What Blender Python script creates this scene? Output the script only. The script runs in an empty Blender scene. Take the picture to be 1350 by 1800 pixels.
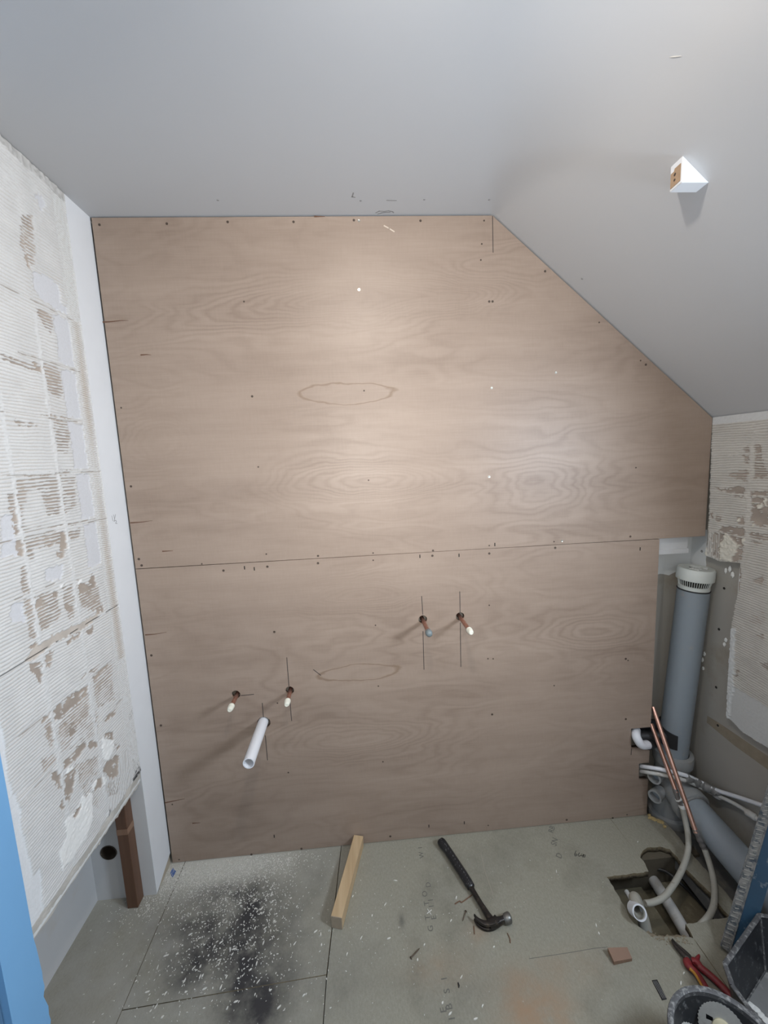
import bpy, bmesh, math, random
import numpy as np
from mathutils import Vector, Matrix

C = bpy.context.scene.collection
PI = math.pi
random.seed(7)

# ------------------------------------------------------------------ camera, light, exposure
cam_d = bpy.data.cameras.new('camera')
cam_d.sensor_fit = 'VERTICAL'; cam_d.sensor_height = 24.0; cam_d.sensor_width = 18.0
cam_d.lens = 24.0*708.556/1800.0
cam_d.clip_start = 0.02
cam = bpy.data.objects.new('camera', cam_d); C.objects.link(cam)
r_, u_, f_ = (0.996805, -0.067609, -0.042523), (0.050858, 0.126773, 0.990627), (0.061585, 0.989625, -0.129807)
M = Matrix.Identity(4)
for i in range(3):
    M[i][0], M[i][1], M[i][2] = r_[i], u_[i], -f_[i]
M.translation = Vector((0.8273, -1.4858, 1.5774))
cam.matrix_world = M
bpy.context.scene.camera = cam

W = bpy.data.worlds.new('world'); bpy.context.scene.world = W; W.use_nodes = True
W.node_tree.nodes['Background'].inputs[0].default_value = (0.75, 0.85, 1.0, 1)
W.node_tree.nodes['Background'].inputs[1].default_value = 0.1

def area_light(name, loc, direction, size, power, color, spread=180.0, shape='SQUARE', size_y=None):
    l = bpy.data.lights.new(name, 'AREA'); l.shape = shape; l.size = size
    if size_y: l.size_y = size_y
    l.energy = power; l.color = color; l.spread = math.radians(spread)
    o = bpy.data.objects.new(name, l); C.objects.link(o)
    o.location = loc; o.rotation_euler = Vector(direction).to_track_quat('-Z', 'Y').to_euler()
    return o
# recessed ceiling lamp just above the camera, low dormer window on the right, added fill light behind the camera, no real source
bulb = bpy.data.lights.new('ceiling_lamp', 'POINT'); bulb.energy = 20.0; bulb.color = (1.0, 0.92, 0.83); bulb.shadow_soft_size = 0.02
bulb_o = bpy.data.objects.new('ceiling_lamp', bulb); C.objects.link(bulb_o); bulb_o.location = (0.907, -1.008, 2.378)
area_light('window_daylight', (2.15, -1.25, 1.60), (-1, 0.0, -0.20), 0.34, 31.0, (0.78, 0.88, 1.0), 170.0)
area_light('rear_fill', (0.85, -2.60, 1.55), (0, 1, 0.0), 0.75, 2.2, (0.93, 0.96, 1.0), 180.0, 'RECTANGLE', 1.1)
# the lamp of the phone that took the picture, right beside its lens
area_light('phone_lamp', (0.852, -1.478, 1.592), (0.06, 0.99, -0.10), 0.012, 4.6, (1.0, 0.94, 0.87), 105.0, 'DISK')

vs = bpy.context.scene.view_settings
vs.view_transform = 'Standard'; vs.look = 'None'; vs.gamma = 1.0; vs.use_curve_mapping = False
vs.exposure = 0.0

# ------------------------------------------------------------------ helpers: naming
def tag(o, label=None, cat=None, group=None, kind=None):
    if label: o['label'] = label
    if cat: o['category'] = cat
    if group: o['group'] = group
    if kind: o['kind'] = kind
    return o

def root(name, loc, label=None, cat=None, group=None, kind=None):
    o = bpy.data.objects.new(name, None); C.objects.link(o); o.location = loc
    o['origin'] = list(loc); o.empty_display_size = 0.05
    return tag(o, label, cat, group, kind)

def origin_of(p):
    return Vector(p['origin']) if p is not None and 'origin' in p else Vector((0, 0, 0))

def obj(name, bm, mat, parent=None, smooth=False, label=None, cat=None, group=None, kind=None, origin=None):
    """One mesh object; the bmesh is in world coordinates."""
    me = bpy.data.meshes.new(name)
    og = Vector(origin) if origin is not None else origin_of(parent)
    if og.length > 0:
        bmesh.ops.translate(bm, verts=bm.verts, vec=-og)
    bmesh.ops.recalc_face_normals(bm, faces=bm.faces)
    bm.to_mesh(me); bm.free()
    if isinstance(mat, (list, tuple)):
        for m in mat: me.materials.append(m)
    else: me.materials.append(mat)
    if smooth:
        for p in me.polygons: p.use_smooth = True
        try: me.set_sharp_from_angle(angle=math.radians(40))
        except Exception: pass
    o = bpy.data.objects.new(name, me); C.objects.link(o)
    if parent is not None:
        o.parent = parent
        o['origin'] = list(og)
    else:
        o.location = og
        o['origin'] = list(og)
    return tag(o, label, cat, group, kind)

# ------------------------------------------------------------------ helpers: shapes
def box(bm, lo, hi, bevel=0.0):
    lo, hi = Vector(lo), Vector(hi)
    r = bmesh.ops.create_cube(bm, size=1.0)
    for v in r['verts']:
        v.co = Vector((lo[i]+(hi[i]-lo[i])*(v.co[i]+0.5) for i in range(3)))
    if bevel:
        es = list({e for v in r['verts'] for e in v.link_edges})
        bmesh.ops.bevel(bm, geom=es, offset=bevel, segments=2, affect='EDGES', profile=0.6)
    return bm

def B(lo, hi, bevel=0.0): return box(bmesh.new(), lo, hi, bevel)

def frame_for(d, up=None):
    d = d.normalized()
    if up is None: up = Vector((0, 0, 1)) if abs(d.z) < 0.9 else Vector((0, 1, 0))
    a = d.cross(up).normalized(); b = a.cross(d).normalized()
    return a, b

def sweep(bm, pts, rad, n=12, up=None, caps=True, power=1.0):
    """Tube along pts; rad is a number, or per point a number or (side, up) half sizes."""
    pts = [Vector(p) for p in pts]; N = len(pts); rings = []
    prev = None
    for i, p in enumerate(pts):
        d = (pts[min(i+1, N-1)]-pts[max(i-1, 0)])
        if up is not None or prev is None:
            a, b = frame_for(d, Vector(up) if up is not None else None)
        else:
            dn = d.normalized(); a = (prev-dn*prev.dot(dn)).normalized(); b = a.cross(dn).normalized()
        prev = a
        r = rad[i] if isinstance(rad, (list, tuple)) else rad
        ra, rb = r if isinstance(r, (tuple, list)) else (r, r)
        ring = []
        for k in range(n):
            t = 2*PI*k/n; c, s = math.cos(t), math.sin(t)
            c = math.copysign(abs(c)**power, c); s = math.copysign(abs(s)**power, s)
            ring.append(bm.verts.new(p+a*ra*c+b*rb*s))
        rings.append(ring)
    for i in range(N-1):
        for k in range(n):
            bm.faces.new((rings[i][k], rings[i][(k+1) % n], rings[i+1][(k+1) % n], rings[i+1][k]))
    if caps:
        bm.faces.new(rings[0]); bm.faces.new(rings[-1])
    return bm

def S(pts, rad, n=12, **k): return sweep(bmesh.new(), pts, rad, n, **k)

def spline(ctrl, n=8):
    """Catmull-Rom through the control points."""
    P = [Vector(c) for c in ctrl]; P = [P[0]*2-P[1]]+P+[P[-1]*2-P[-2]]; out = []
    for i in range(1, len(P)-2):
        for k in range(n):
            t = k/n; a, b, c, d = P[i-1], P[i], P[i+1], P[i+2]
            out.append(0.5*((2*b)+(c-a)*t+(2*a-5*b+4*c-d)*t*t+(3*b-a-3*c+d)*t**3))
    out.append(P[-2]); return out

def lathe(bm, p0, axis, prof, n=24):
    """prof: list of (distance along axis, radius); radius 0 closes."""
    p0 = Vector(p0); ax = Vector(axis).normalized(); a, b = frame_for(ax)
    rings = []
    for h, r in prof:
        if r <= 1e-6: rings.append([bm.verts.new(p0+ax*h)])
        else: rings.append([bm.verts.new(p0+ax*h+a*r*math.cos(2*PI*k/n)+b*r*math.sin(2*PI*k/n)) for k in range(n)])
    for A, Bq in zip(rings, rings[1:]):
        if len(A) == 1 and len(Bq) == 1: continue
        for k in range(n):
            if len(A) == 1: bm.faces.new((A[0], Bq[k], Bq[(k+1) % n]))
            elif len(Bq) == 1: bm.faces.new((A[k], A[(k+1) % n], Bq[0]))
            else: bm.faces.new((A[k], A[(k+1) % n], Bq[(k+1) % n], Bq[k]))
    return bm

def L(p0, axis, prof, n=24): return lathe(bmesh.new(), p0, axis, prof, n)

def pipe(bm, pts, ro, ri, n=16):
    """Open pipe with a visible bore: outer skin, inner skin, both end rings."""
    pts = [Vector(p) for p in pts]; N = len(pts); prev = None; O = []; I = []
    for i, p in enumerate(pts):
        d = (pts[min(i+1, N-1)]-pts[max(i-1, 0)]).normalized()
        if prev is None: a, b = frame_for(d)
        else: a = (prev-d*prev.dot(d)).normalized(); b = a.cross(d).normalized()
        prev = a
        ro_, ri_ = (ro[i], ri[i]) if isinstance(ro, (list, tuple)) else (ro, ri)
        O.append([bm.verts.new(p+(a*math.cos(2*PI*k/n)+b*math.sin(2*PI*k/n))*ro_) for k in range(n)])
        I.append([bm.verts.new(p+(a*math.cos(2*PI*k/n)+b*math.sin(2*PI*k/n))*ri_) for k in range(n)])
    for i in range(N-1):
        for k in range(n):
            j = (k+1) % n
            bm.faces.new((O[i][k], O[i][j], O[i+1][j], O[i+1][k]))
            bm.faces.new((I[i][j], I[i][k], I[i+1][k], I[i+1][j]))
    for e in (0, N-1):
        for k in range(n):
            j = (k+1) % n; bm.faces.new((O[e][k], O[e][j], I[e][j], I[e][k]))
    return bm

def plate(outer, holes, to3d, thick):
    """A flat board with holes: 2-D outline filled, then given thickness along to3d's third argument."""
    cu = bpy.data.curves.new('tmp', 'CURVE'); cu.dimensions = '2D'; cu.fill_mode = 'BOTH'; cu.extrude = 0.5
    for loop in [outer]+list(holes):
        s = cu.splines.new('POLY'); s.points.add(len(loop)-1)
        for p, q in zip(s.points, loop): p.co = (q[0], q[1], 0, 1)
        s.use_cyclic_u = True
    o = bpy.data.objects.new('tmp', cu); C.objects.link(o)
    dg = bpy.context.evaluated_depsgraph_get()
    me = bpy.data.meshes.new_from_object(o.evaluated_get(dg))
    bm = bmesh.new(); bm.from_mesh(me)
    bpy.data.objects.remove(o); bpy.data.curves.remove(cu); bpy.data.meshes.remove(me)
    for v in bm.verts: v.co = Vector(to3d(v.co.x, v.co.y, (v.co.z+0.5)*thick))
    bmesh.ops.remove_doubles(bm, verts=bm.verts, dist=1e-6)
    return bm

def ring2(c, r, n=24): return [(c[0]+r*math.cos(2*PI*k/n), c[1]+r*math.sin(2*PI*k/n)) for k in range(n)]

def prism(bm, poly, to3d, t0, t1):
    a = [bm.verts.new(to3d(x, y, t0)) for x, y in poly]; b = [bm.verts.new(to3d(x, y, t1)) for x, y in poly]
    n = len(poly)
    bm.faces.new(a); bm.faces.new(b[::-1])
    for k in range(n): bm.faces.new((a[k], b[k], b[(k+1) % n], a[(k+1) % n]))
    return bm

def ragged(loop, step=0.012, amp=0.003, seed=1, closed=True):
    rnd = random.Random(seed); out = []; n = len(loop)
    for i in range(n if closed else n-1):
        a, b = Vector(loop[i]), Vector(loop[(i+1) % n]); d = b-a; m = max(1, int(d.length/step))
        nn = Vector((-d.y, d.x)).normalized() if d.length > 1e-9 else Vector((0, 0))
        for k in range(m):
            q = a+d*(k/m)+nn*(rnd.uniform(-amp, amp) if k else 0)
            out.append((q.x, q.y))
    if not closed: out.append(tuple(loop[-1]))
    return out

def ink(pts, w, to3d, t=0.0004):
    """Thin flat stroke along a 2-D polyline."""
    bm = bmesh.new(); P = [Vector(p) for p in pts]
    for a, b in zip(P, P[1:]):
        d = (b-a); n = Vector((-d.y, d.x)).normalized()*w/2; e = d.normalized()*w*0.3
        prism(bm, [a-e+n, b+e+n, b+e-n, a-e-n], to3d, 0, t)
    return bm

# ------------------------------------------------------------------ helpers: materials
class NT:
    def __init__(s, name):
        s.m = bpy.data.materials.new(name); s.m.use_nodes = True; s.t = s.m.node_tree
        s.b = s.t.nodes['Principled BSDF']; s.out = s.t.nodes['Material Output']
        s.co = s.n('ShaderNodeTexCoord').outputs['Object']
    def n(s, k, **kw):
        o = s.t.nodes.new(k)
        for a, v in kw.items(): setattr(o, a, v)
        return o
    def put(s, sock, v):
        if isinstance(v, bpy.types.NodeSocket): s.t.links.new(v, sock)
        elif v is not None:
            if isinstance(v, (tuple, list)) and len(v) == 3 and sock.type == 'RGBA': v = (*v, 1)
            sock.default_value = v
    def math(s, op, a, b=None, c=None, clamp=False):
        o = s.n('ShaderNodeMath', operation=op); o.use_clamp = clamp
        s.put(o.inputs[0], a); s.put(o.inputs[1], b); s.put(o.inputs[2], c); return o.outputs[0]
    def mapping(s, scale=(1, 1, 1), loc=(0, 0, 0), rot=(0, 0, 0), src=None):
        o = s.n('ShaderNodeMapping'); o.inputs['Scale'].default_value = scale; o.inputs['Location'].default_value = loc; o.inputs['Rotation'].default_value = rot
        s.t.links.new(src or s.co, o.inputs['Vector']); return o.outputs[0]
    def noise(s, scale=5, detail=4, rough=0.55, src=None, dist=0.0):
        o = s.n('ShaderNodeTexNoise'); o.inputs['Scale'].default_value = scale; o.inputs['Detail'].default_value = detail
        o.inputs['Roughness'].default_value = rough; o.inputs['Distortion'].default_value = dist
        s.t.links.new(src or s.co, o.inputs['Vector']); return o.outputs['Fac']
    def sep(s, src=None):
        o = s.n('ShaderNodeSeparateXYZ'); s.t.links.new(src or s.co, o.inputs[0]); return o.outputs
    def mix(s, f, a, b):
        o = s.n('ShaderNodeMix', data_type='RGBA'); s.put(o.inputs[0], f); s.put(o.inputs[6], a); s.put(o.inputs[7], b); return o.outputs[2]
    def ramp(s, f, lo, hi):
        o = s.n('ShaderNodeMapRange'); o.inputs[1].default_value = lo; o.inputs[2].default_value = hi
        s.put(o.inputs[0], f); return o.outputs[0]
    def gauss(s, u, v, cu, cv, a, b):
        du = s.math('DIVIDE', s.math('SUBTRACT', u, cu), a); dv = s.math('DIVIDE', s.math('SUBTRACT', v, cv), b)
        r2 = s.math('ADD', s.math('MULTIPLY', du, du), s.math('MULTIPLY', dv, dv))
        return s.math('EXPONENT', s.math('MULTIPLY', r2, -1.0))
    def bump(s, h, strength=0.3, dist=0.002):
        o = s.n('ShaderNodeBump'); o.inputs['Strength'].default_value = strength; o.inputs['Distance'].default_value = dist
        s.t.links.new(h, o.inputs['Height']); s.t.links.new(o.outputs[0], s.b.inputs['Normal'])
    def done(s, col=None, rough=None, metal=None, spec=None):
        s.put(s.b.inputs['Base Color'], col); s.put(s.b.inputs['Roughness'], rough); s.put(s.b.inputs['Metallic'], metal)
        if spec is not None: s.put(s.b.inputs['Specular IOR Level'], spec)
        return s.m

def plain(name, col, rough=0.6, metal=0.0, var=0.12, scale=30, bump=0.0, spec=None, dirt=None, dirt_amt=0.5, dirt_scale=12):
    """Base colour with slight mottling, optional dust patches and fine relief."""
    t = NT(name); f = t.noise(scale, 5)
    c = t.mix(f, tuple(x*(1-var) for x in col), tuple(min(1, x*(1+var)) for x in col))
    if dirt:
        g = t.ramp(t.noise(dirt_scale, 8, 0.65), 0.62-0.25*dirt_amt, 0.72-0.15*dirt_amt); c = t.mix(g, c, dirt)
    if bump: t.bump(t.noise(scale*3, 6), bump, 0.002)
    return t.done(c, rough, metal, spec)

m_white = plain('white_paint', (0.56, 0.57, 0.58), 0.7, var=0.03, scale=6, bump=0.05, dirt=(0.55, 0.54, 0.52), dirt_amt=0.2, dirt_scale=5)
m_ceil = plain('ceiling_white_paint', (0.58, 0.59, 0.605), 0.75, var=0.02, scale=3, bump=0.03)
m_greywall = plain('grey_sealed_wall', (0.36, 0.343, 0.308), 0.55, var=0.08, scale=8, bump=0.05, dirt=(0.30, 0.27, 0.22), dirt_amt=0.35, dirt_scale=4)
m_whitewall = plain('old_white_plaster', (0.66, 0.68, 0.68), 0.8, var=0.06, scale=12, bump=0.1)
m_strip = plain('white_wall_strip', (0.72, 0.745, 0.775), 0.6, var=0.05, scale=9, bump=0.05)
m_blue = plain('light_blue_paint', (0.20, 0.44, 0.74), 0.5, var=0.05, scale=5)
m_bluedark = plain('blue_door_paint', (0.10, 0.20, 0.33), 0.5, var=0.05, scale=5)
m_mark = plain('pencil_graphite', (0.035, 0.03, 0.03), 0.7)
m_scuff = plain('scuff_mark', (0.30, 0.30, 0.30), 0.8)
m_dark = plain('void_dark', (0.02, 0.018, 0.016), 0.9)
m_copper = plain('copper', (0.74, 0.43, 0.33), 0.32, 1.0, var=0.25, scale=40)
m_oldcopper = plain('tarnished_copper', (0.44, 0.23, 0.17), 0.45, 0.8, var=0.4, scale=60, dirt=(0.4, 0.33, 0.3), dirt_amt=0.3, dirt_scale=60)
m_cap = plain('white_plastic_cap', (0.78, 0.78, 0.68), 0.4, var=0.04)
m_capgrey = plain('grey_plastic_cap', (0.17, 0.205, 0.215), 0.4, var=0.08)
m_pvc = plain('white_pvc', (0.74, 0.76, 0.80), 0.35, var=0.02)
m_pvcold = plain('dusty_white_pvc', (0.55, 0.55, 0.53), 0.5, var=0.1, scale=30, dirt=(0.40, 0.38, 0.33), dirt_amt=0.3)
m_soil = plain('grey_soil_pipe', (0.25, 0.287, 0.318), 0.42, var=0.06, scale=10, dirt=(0.30, 0.30, 0.29), dirt_amt=0.12, dirt_scale=16)
m_soillight = plain('light_grey_fitting', (0.29, 0.30, 0.30), 0.5, var=0.08, scale=14, dirt=(0.33, 0.31, 0.28), dirt_amt=0.25)
m_aav = plain('off_white_valve', (0.60, 0.63, 0.60), 0.45, var=0.05, scale=20, dirt=(0.55, 0.50, 0.40), dirt_amt=0.2, dirt_scale=30)
m_pex = plain('dusty_plastic_pipe', (0.40, 0.39, 0.34), 0.55, var=0.12, scale=40, dirt=(0.27, 0.25, 0.21), dirt_amt=0.25, dirt_scale=40)
m_black = plain('black_rubber', (0.018, 0.018, 0.020), 0.5, var=0.2)
m_tape = plain('grey_tape', (0.19, 0.19, 0.185), 0.35, var=0.4, scale=60, bump=0.6)
m_solder = plain('solder_grey', (0.28, 0.26, 0.25), 0.4, 0.6, var=0.5, scale=90)
m_plaster = plain('white_filler', (0.78, 0.79, 0.77), 0.8, var=0.05, scale=40, bump=0.3)
m_steel = plain('dirty_black_steel', (0.030, 0.026, 0.024), 0.38, 0.5, var=0.5, scale=60, dirt=(0.11, 0.085, 0.06), dirt_amt=0.3, dirt_scale=50)
m_face = plain('worn_steel_face', (0.20, 0.20, 0.19), 0.4, 0.8, var=0.4, scale=120)
m_grip = plain('black_grip', (0.012, 0.012, 0.014), 0.35, var=0.3, dirt=(0.10, 0.10, 0.10), dirt_amt=0.15, dirt_scale=90)
m_red = plain('red_grip', (0.21, 0.020, 0.024), 0.45, var=0.15, dirt=(0.20, 0.06, 0.05), dirt_amt=0.3, dirt_scale=50)
m_yellow = plain('yellow_grip', (0.50, 0.24, 0.035), 0.45, var=0.1)
m_jaw = plain('plier_steel', (0.085, 0.075, 0.07), 0.42, 0.8, var=0.4, scale=80)
m_tub = plain('dusty_black_plastic', (0.030, 0.032, 0.036), 0.45, var=0.4, scale=20, dirt=(0.16, 0.165, 0.17), dirt_amt=0.22, dirt_scale=60)
m_rim = plain('plaster_scuffed_rim', (0.08, 0.082, 0.087), 0.55, var=0.4, scale=40, dirt=(0.28, 0.285, 0.28), dirt_amt=0.5, dirt_scale=90)
m_crust = plain('dried_plaster_crust', (0.20, 0.205, 0.205), 0.75, var=0.15, scale=14, bump=0.3, dirt=(0.33, 0.33, 0.32), dirt_amt=0.35, dirt_scale=20)
m_levelblue = plain('blue_level_paint', (0.012, 0.050, 0.095), 0.4, var=0.25, scale=20, dirt=(0.24, 0.27, 0.28), dirt_amt=0.12, dirt_scale=25)
m_leveldirt = plain('adhesive_crust', (0.22, 0.215, 0.20), 0.8, var=0.35, scale=60, bump=0.8, dirt=(0.05, 0.065, 0.08), dirt_amt=0.62, dirt_scale=55)
m_screw = plain('dark_screw', (0.085, 0.062, 0.048), 0.5, 0.3, var=0.4)
m_zinc = plain('bright_zinc', (0.80, 0.78, 0.70), 0.25, 1.0, var=0.1)
m_nail = plain('rusty_nail', (0.13, 0.10, 0.075), 0.5, 0.5, var=0.4, scale=90)
m_twig = plain('brown_cable_sheath', (0.16, 0.085, 0.05), 0.7, var=0.4, scale=90)
m_plyoff = plain('red_brown_veneer', (0.24, 0.145, 0.098), 0.7, var=0.1, scale=30)
m_plyedge = plain('ply_edge', (0.24, 0.15, 0.10), 0.8, var=0.4, scale=90)
m_foam = plain('yellow_foam', (0.50, 0.38, 0.18), 0.9, var=0.2, scale=60, bump=0.6)
m_flake = plain('white_adhesive_flake', (0.68, 0.67, 0.62), 0.9, var=0.1, scale=80)
m_ink = plain('black_marker', (0.02, 0.02, 0.02), 0.8)
m_print = plain('worn_floor_print', (0.135, 0.13, 0.115), 0.9, var=0.3, scale=90)
m_joist = plain('dark_joist', (0.10, 0.085, 0.06), 0.9, var=0.3, scale=20)
m_dust = plain('dusty_subfloor', (0.15, 0.13, 0.085), 0.9, var=0.35, scale=18, bump=0.4, dirt=(0.23, 0.20, 0.14), dirt_amt=0.35, dirt_scale=14)
m_membrane = plain('grey_plate', (0.125, 0.125, 0.12), 0.7, var=0.15, scale=10, dirt=(0.20, 0.19, 0.16), dirt_amt=0.25)
m_cable = plain('black_cable', (0.015, 0.015, 0.015), 0.5)
m_blade = plain('dull_blade_steel', (0.34, 0.34, 0.32), 0.5, 0.4, var=0.2, scale=40, dirt=(0.20, 0.19, 0.16), dirt_amt=0.3)
m_cream = plain('cream_plastic', (0.52, 0.48, 0.33), 0.6, var=0.1)
m_bluescrap = plain('blue_scrap', (0.06, 0.12, 0.32), 0.5, var=0.3, scale=90)
m_lens = NT('lamp_lens'); m_lens.put(m_lens.b.inputs['Emission Color'], (1, 0.92, 0.8)); m_lens.put(m_lens.b.inputs['Emission Strength'], 3.0); m_lens = m_lens.done((0.8, 0.8, 0.8), 0.4)
m_sky = NT('daylit_pane'); m_sky.put(m_sky.b.inputs['Emission Color'], (0.75, 0.87, 1)); m_sky.put(m_sky.b.inputs['Emission Strength'], 1.5); m_sky = m_sky.done((0.3, 0.3, 0.3), 0.1)

def wood(name, a, b, axis, scale=1.0, rough=0.6):
    """Sawn timber: grain stretched along one axis."""
    t = NT(name); sc = [60*scale]*3; sc[axis] = 3*scale
    g = t.noise(1.0, 6, 0.6, t.mapping(tuple(sc)), 0.6); g2 = t.noise(1.0, 3, 0.5, t.mapping(tuple(x*0.25 for x in sc)))
    f = t.math('ADD', t.math('MULTIPLY', g, 0.6), t.math('MULTIPLY', g2, 0.5))
    t.bump(g, 0.15, 0.001)
    return t.done(t.mix(t.ramp(f, 0.3, 0.8), a, b), rough)
m_pine = wood('pine', (0.62, 0.47, 0.29), (0.42, 0.29, 0.16), 1, 1.0)
m_pineend = plain('sawn_end_grain', (0.33, 0.27, 0.20), 0.85, var=0.15, scale=60)
m_stud = wood('old_brown_timber', (0.15, 0.078, 0.045), (0.085, 0.040, 0.022), 2, 0.8, 0.5)
m_studband = wood('paler_timber_band', (0.27, 0.17, 0.11), (0.20, 0.11, 0.07), 2, 0.8, 0.6)

def ply_mat():
    """Rotary-cut face veneer: contour figure stretched along the sheet, fine fibres, faint blotches."""
    t = NT('plywood_veneer'); s = t.sep()
    wx_ = t.noise(1.0, 3, 0.5, t.mapping((5, 1, 9), (4, 0, 4))); wz_ = t.noise(1.0, 3, 0.5, t.mapping((6, 1, 12), (9, 0, 1)))
    X = t.math('MULTIPLY_ADD', t.math('SUBTRACT', wx_, 0.5), 0.16, s[0]); Z = t.math('MULTIPLY_ADD', t.math('SUBTRACT', wz_, 0.5), 0.045, s[2])
    n1 = t.noise(1.0, 3, 0.5, t.mapping((1.1, 1, 4.2)), 0.3)
    h = t.math('MULTIPLY', n1, 0.9)
    for cx, cz, a, b, k in FIG:
        h = t.math('ADD', h, t.math('MULTIPLY', t.gauss(X, Z, cx, cz, a, b), k))
    wob = t.noise(1.0, 4, 0.6, t.mapping((9, 1, 26)))
    h = t.math('ADD', h, t.math('MULTIPLY', wob, 0.045))
    ring = t.math('SINE', t.math('MULTIPLY', h, 118.0))
    ring = t.math('POWER', t.math('MULTIPLY_ADD', ring, 0.5, 0.5), 1.6)
    ring2 = t.math('MULTIPLY_ADD', t.math('SINE', t.math('MULTIPLY', h, 41.0)), 0.5, 0.5)
    fib = t.noise(1.0, 5, 0.65, t.mapping((7, 1, 260)))
    ray = t.noise(1.0, 3, 0.6, t.mapping((160, 1, 22)))
    amp = t.ramp(t.noise(1.0, 3, 0.5, t.mapping((1.6, 1, 3.0), (3, 0, 1))), 0.36, 0.66)
    blot = t.noise(1.0, 4, 0.55, t.mapping((2.2, 1, 5.5), (7, 0, 2)))
    streak = t.noise(1.0, 3, 0.5, t.mapping((0.8, 1, 16), (2, 0, 5)))
    f = t.math('MULTIPLY', t.math('ADD', t.math('MULTIPLY', ring, 0.68), t.math('MULTIPLY', ring2, 0.32)), amp)
    f = t.math('MULTIPLY', f, 0.46)
    f = t.math('MULTIPLY_ADD', t.math('SUBTRACT', fib, 0.5), 0.55, f)
    f = t.math('MULTIPLY_ADD', t.math('SUBTRACT', ray, 0.5), 0.28, f)
    f = t.math('MULTIPLY_ADD', t.math('SUBTRACT', streak, 0.5), 0.75, f)
    f = t.math('MULTIPLY_ADD', t.math('SUBTRACT', blot, 0.45), 0.85, f)
    f = t.math('ADD', f, 0.22, clamp=True)
    c = t.mix(f, (0.355, 0.277, 0.222), (0.222, 0.163, 0.126))
    # darker sap outlines: thin closed loops around two small figures
    for cx, cz, a, b in LOOP:
        w = t.noise(1.0, 3, 0.5, t.mapping((10, 1, 30), (cx, 0, cz)))
        g = t.math('ADD', t.gauss(X, Z, cx, cz, a, b), t.math('MULTIPLY', t.math('SUBTRACT', w, 0.5), 0.35))
        d = t.math('ABSOLUTE', t.math('SUBTRACT', g, 0.5))
        c = t.mix(t.math('MULTIPLY', t.ramp(d, 0.07, 0.01), 0.8), c, (0.21, 0.145, 0.10))
    rough = t.math('MULTIPLY_ADD', fib, 0.10, 0.40)
    t.bump(fib, 0.10, 0.0006)
    return t.done(c, rough, 0, 0.5)
FIG = [(0.80, 2.13, 0.33, 0.075, 0.55), (0.86, 1.50, 0.34, 0.07, 0.5), (1.25, 2.14, 0.26, 0.05, 0.35), (0.16, 1.68, 0.16, 0.12, 0.45),
       (0.78, 1.07, 0.34, 0.06, 0.5), (0.80, 0.46, 0.30, 0.08, 0.45), (1.55, 1.45, 0.2, 0.1, 0.3), (1.75, 0.85, 0.22, 0.09, 0.3)]
LOOP = [(0.82, 1.815, 0.20, 0.040), (0.80, 0.755, 0.19, 0.036)]
m_ply = ply_mat()

def floor_mat(name='green_chipboard', shift=0.0):
    """Moisture-resistant chipboard, dusty: speckle, warm stains, black soot where the dust was swept."""
    t = NT(name); s = t.sep(); X, Y = s[0], s[1]
    chip = t.noise(1.0, 4, 0.7, t.mapping((170, 95, 60))); fine = t.noise(420, 3, 0.7); big = t.noise(5, 5, 0.6)
    f = t.math('MULTIPLY_ADD', t.math('SUBTRACT', chip, 0.5), 0.9, t.math('MULTIPLY_ADD', t.math('SUBTRACT', fine, 0.5), 0.55, 0.5), clamp=True)
    c = t.mix(f, (0.190, 0.183, 0.140), (0.385, 0.370, 0.305))
    c = t.mix(t.math('MULTIPLY', t.ramp(t.noise(2.6, 6, 0.65), 0.50, 0.66), 0.45), c, (0.12, 0.115, 0.09))
    c = t.mix(t.ramp(big, 0.48, 0.72), c, t.mix(f, (0.190, 0.183, 0.146), (0.38, 0.37, 0.31)))
    # dust lying thick towards the left corner
    dusty = t.math('MULTIPLY', t.ramp(X, 0.95, -0.05), t.ramp(t.noise(9, 5, 0.6), 0.2, 0.75))
    c = t.mix(t.math('MULTIPLY', dusty, 0.75), c, (0.40, 0.395, 0.37))
    pile = t.gauss(X, Y, 0.17, -0.02, 0.34, 0.11)
    c = t.mix(t.math('MULTIPLY', pile, 0.8), c, (0.56, 0.55, 0.50))
    # soot and rubbed-in dirt
    wn = t.noise(16, 6, 0.65)
    for cx, cy, a, b, k in SOOT:
        g = t.gauss(X, Y, cx, cy, a, b)
        g = t.math('MULTIPLY', t.math('MULTIPLY', g, t.ramp(wn, 0.22, 0.62)), k, clamp=True)
        c = t.mix(g, c, (0.045, 0.043, 0.044))
    for cx, cy, a, b, k in RUST:
        g = t.math('MULTIPLY', t.math('MULTIPLY', t.gauss(X, Y, cx, cy, a, b), t.ramp(wn, 0.25, 0.7)), k, clamp=True)
        c = t.mix(g, c, (0.34, 0.225, 0.14))
    t.bump(chip, 0.25, 0.0012)
    return t.done(c, 0.82, 0, 0.3)
SOOT = [(0.374,-0.212) + (0.045, 0.085, 1.5), (0.388,-0.358) + (0.065, 0.15, 1.35), (0.264,-0.284) + (0.10, 0.065, 1.25), (0.234,-0.351) + (0.10, 0.075, 1.05),
        (0.268,-0.144) + (0.13, 0.04, 0.9), (0.458,-0.468) + (0.07, 0.08, 1.25), (0.477,-0.352) + (0.10, 0.19, 0.65), (0.169,-0.232) + (0.12, 0.05, 0.7), (0.901,-0.297) + (0.010, 0.02, 0.7),
        (1.54,0.032) + (0.06, 0.03, 0.4), (0.7,-0.431) + (0.16, 0.07, 0.22), (1.122,-0.505) + (0.12, 0.05, 0.22), (0.602,-0.123) + (0.05, 0.12, 0.22)]
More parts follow.
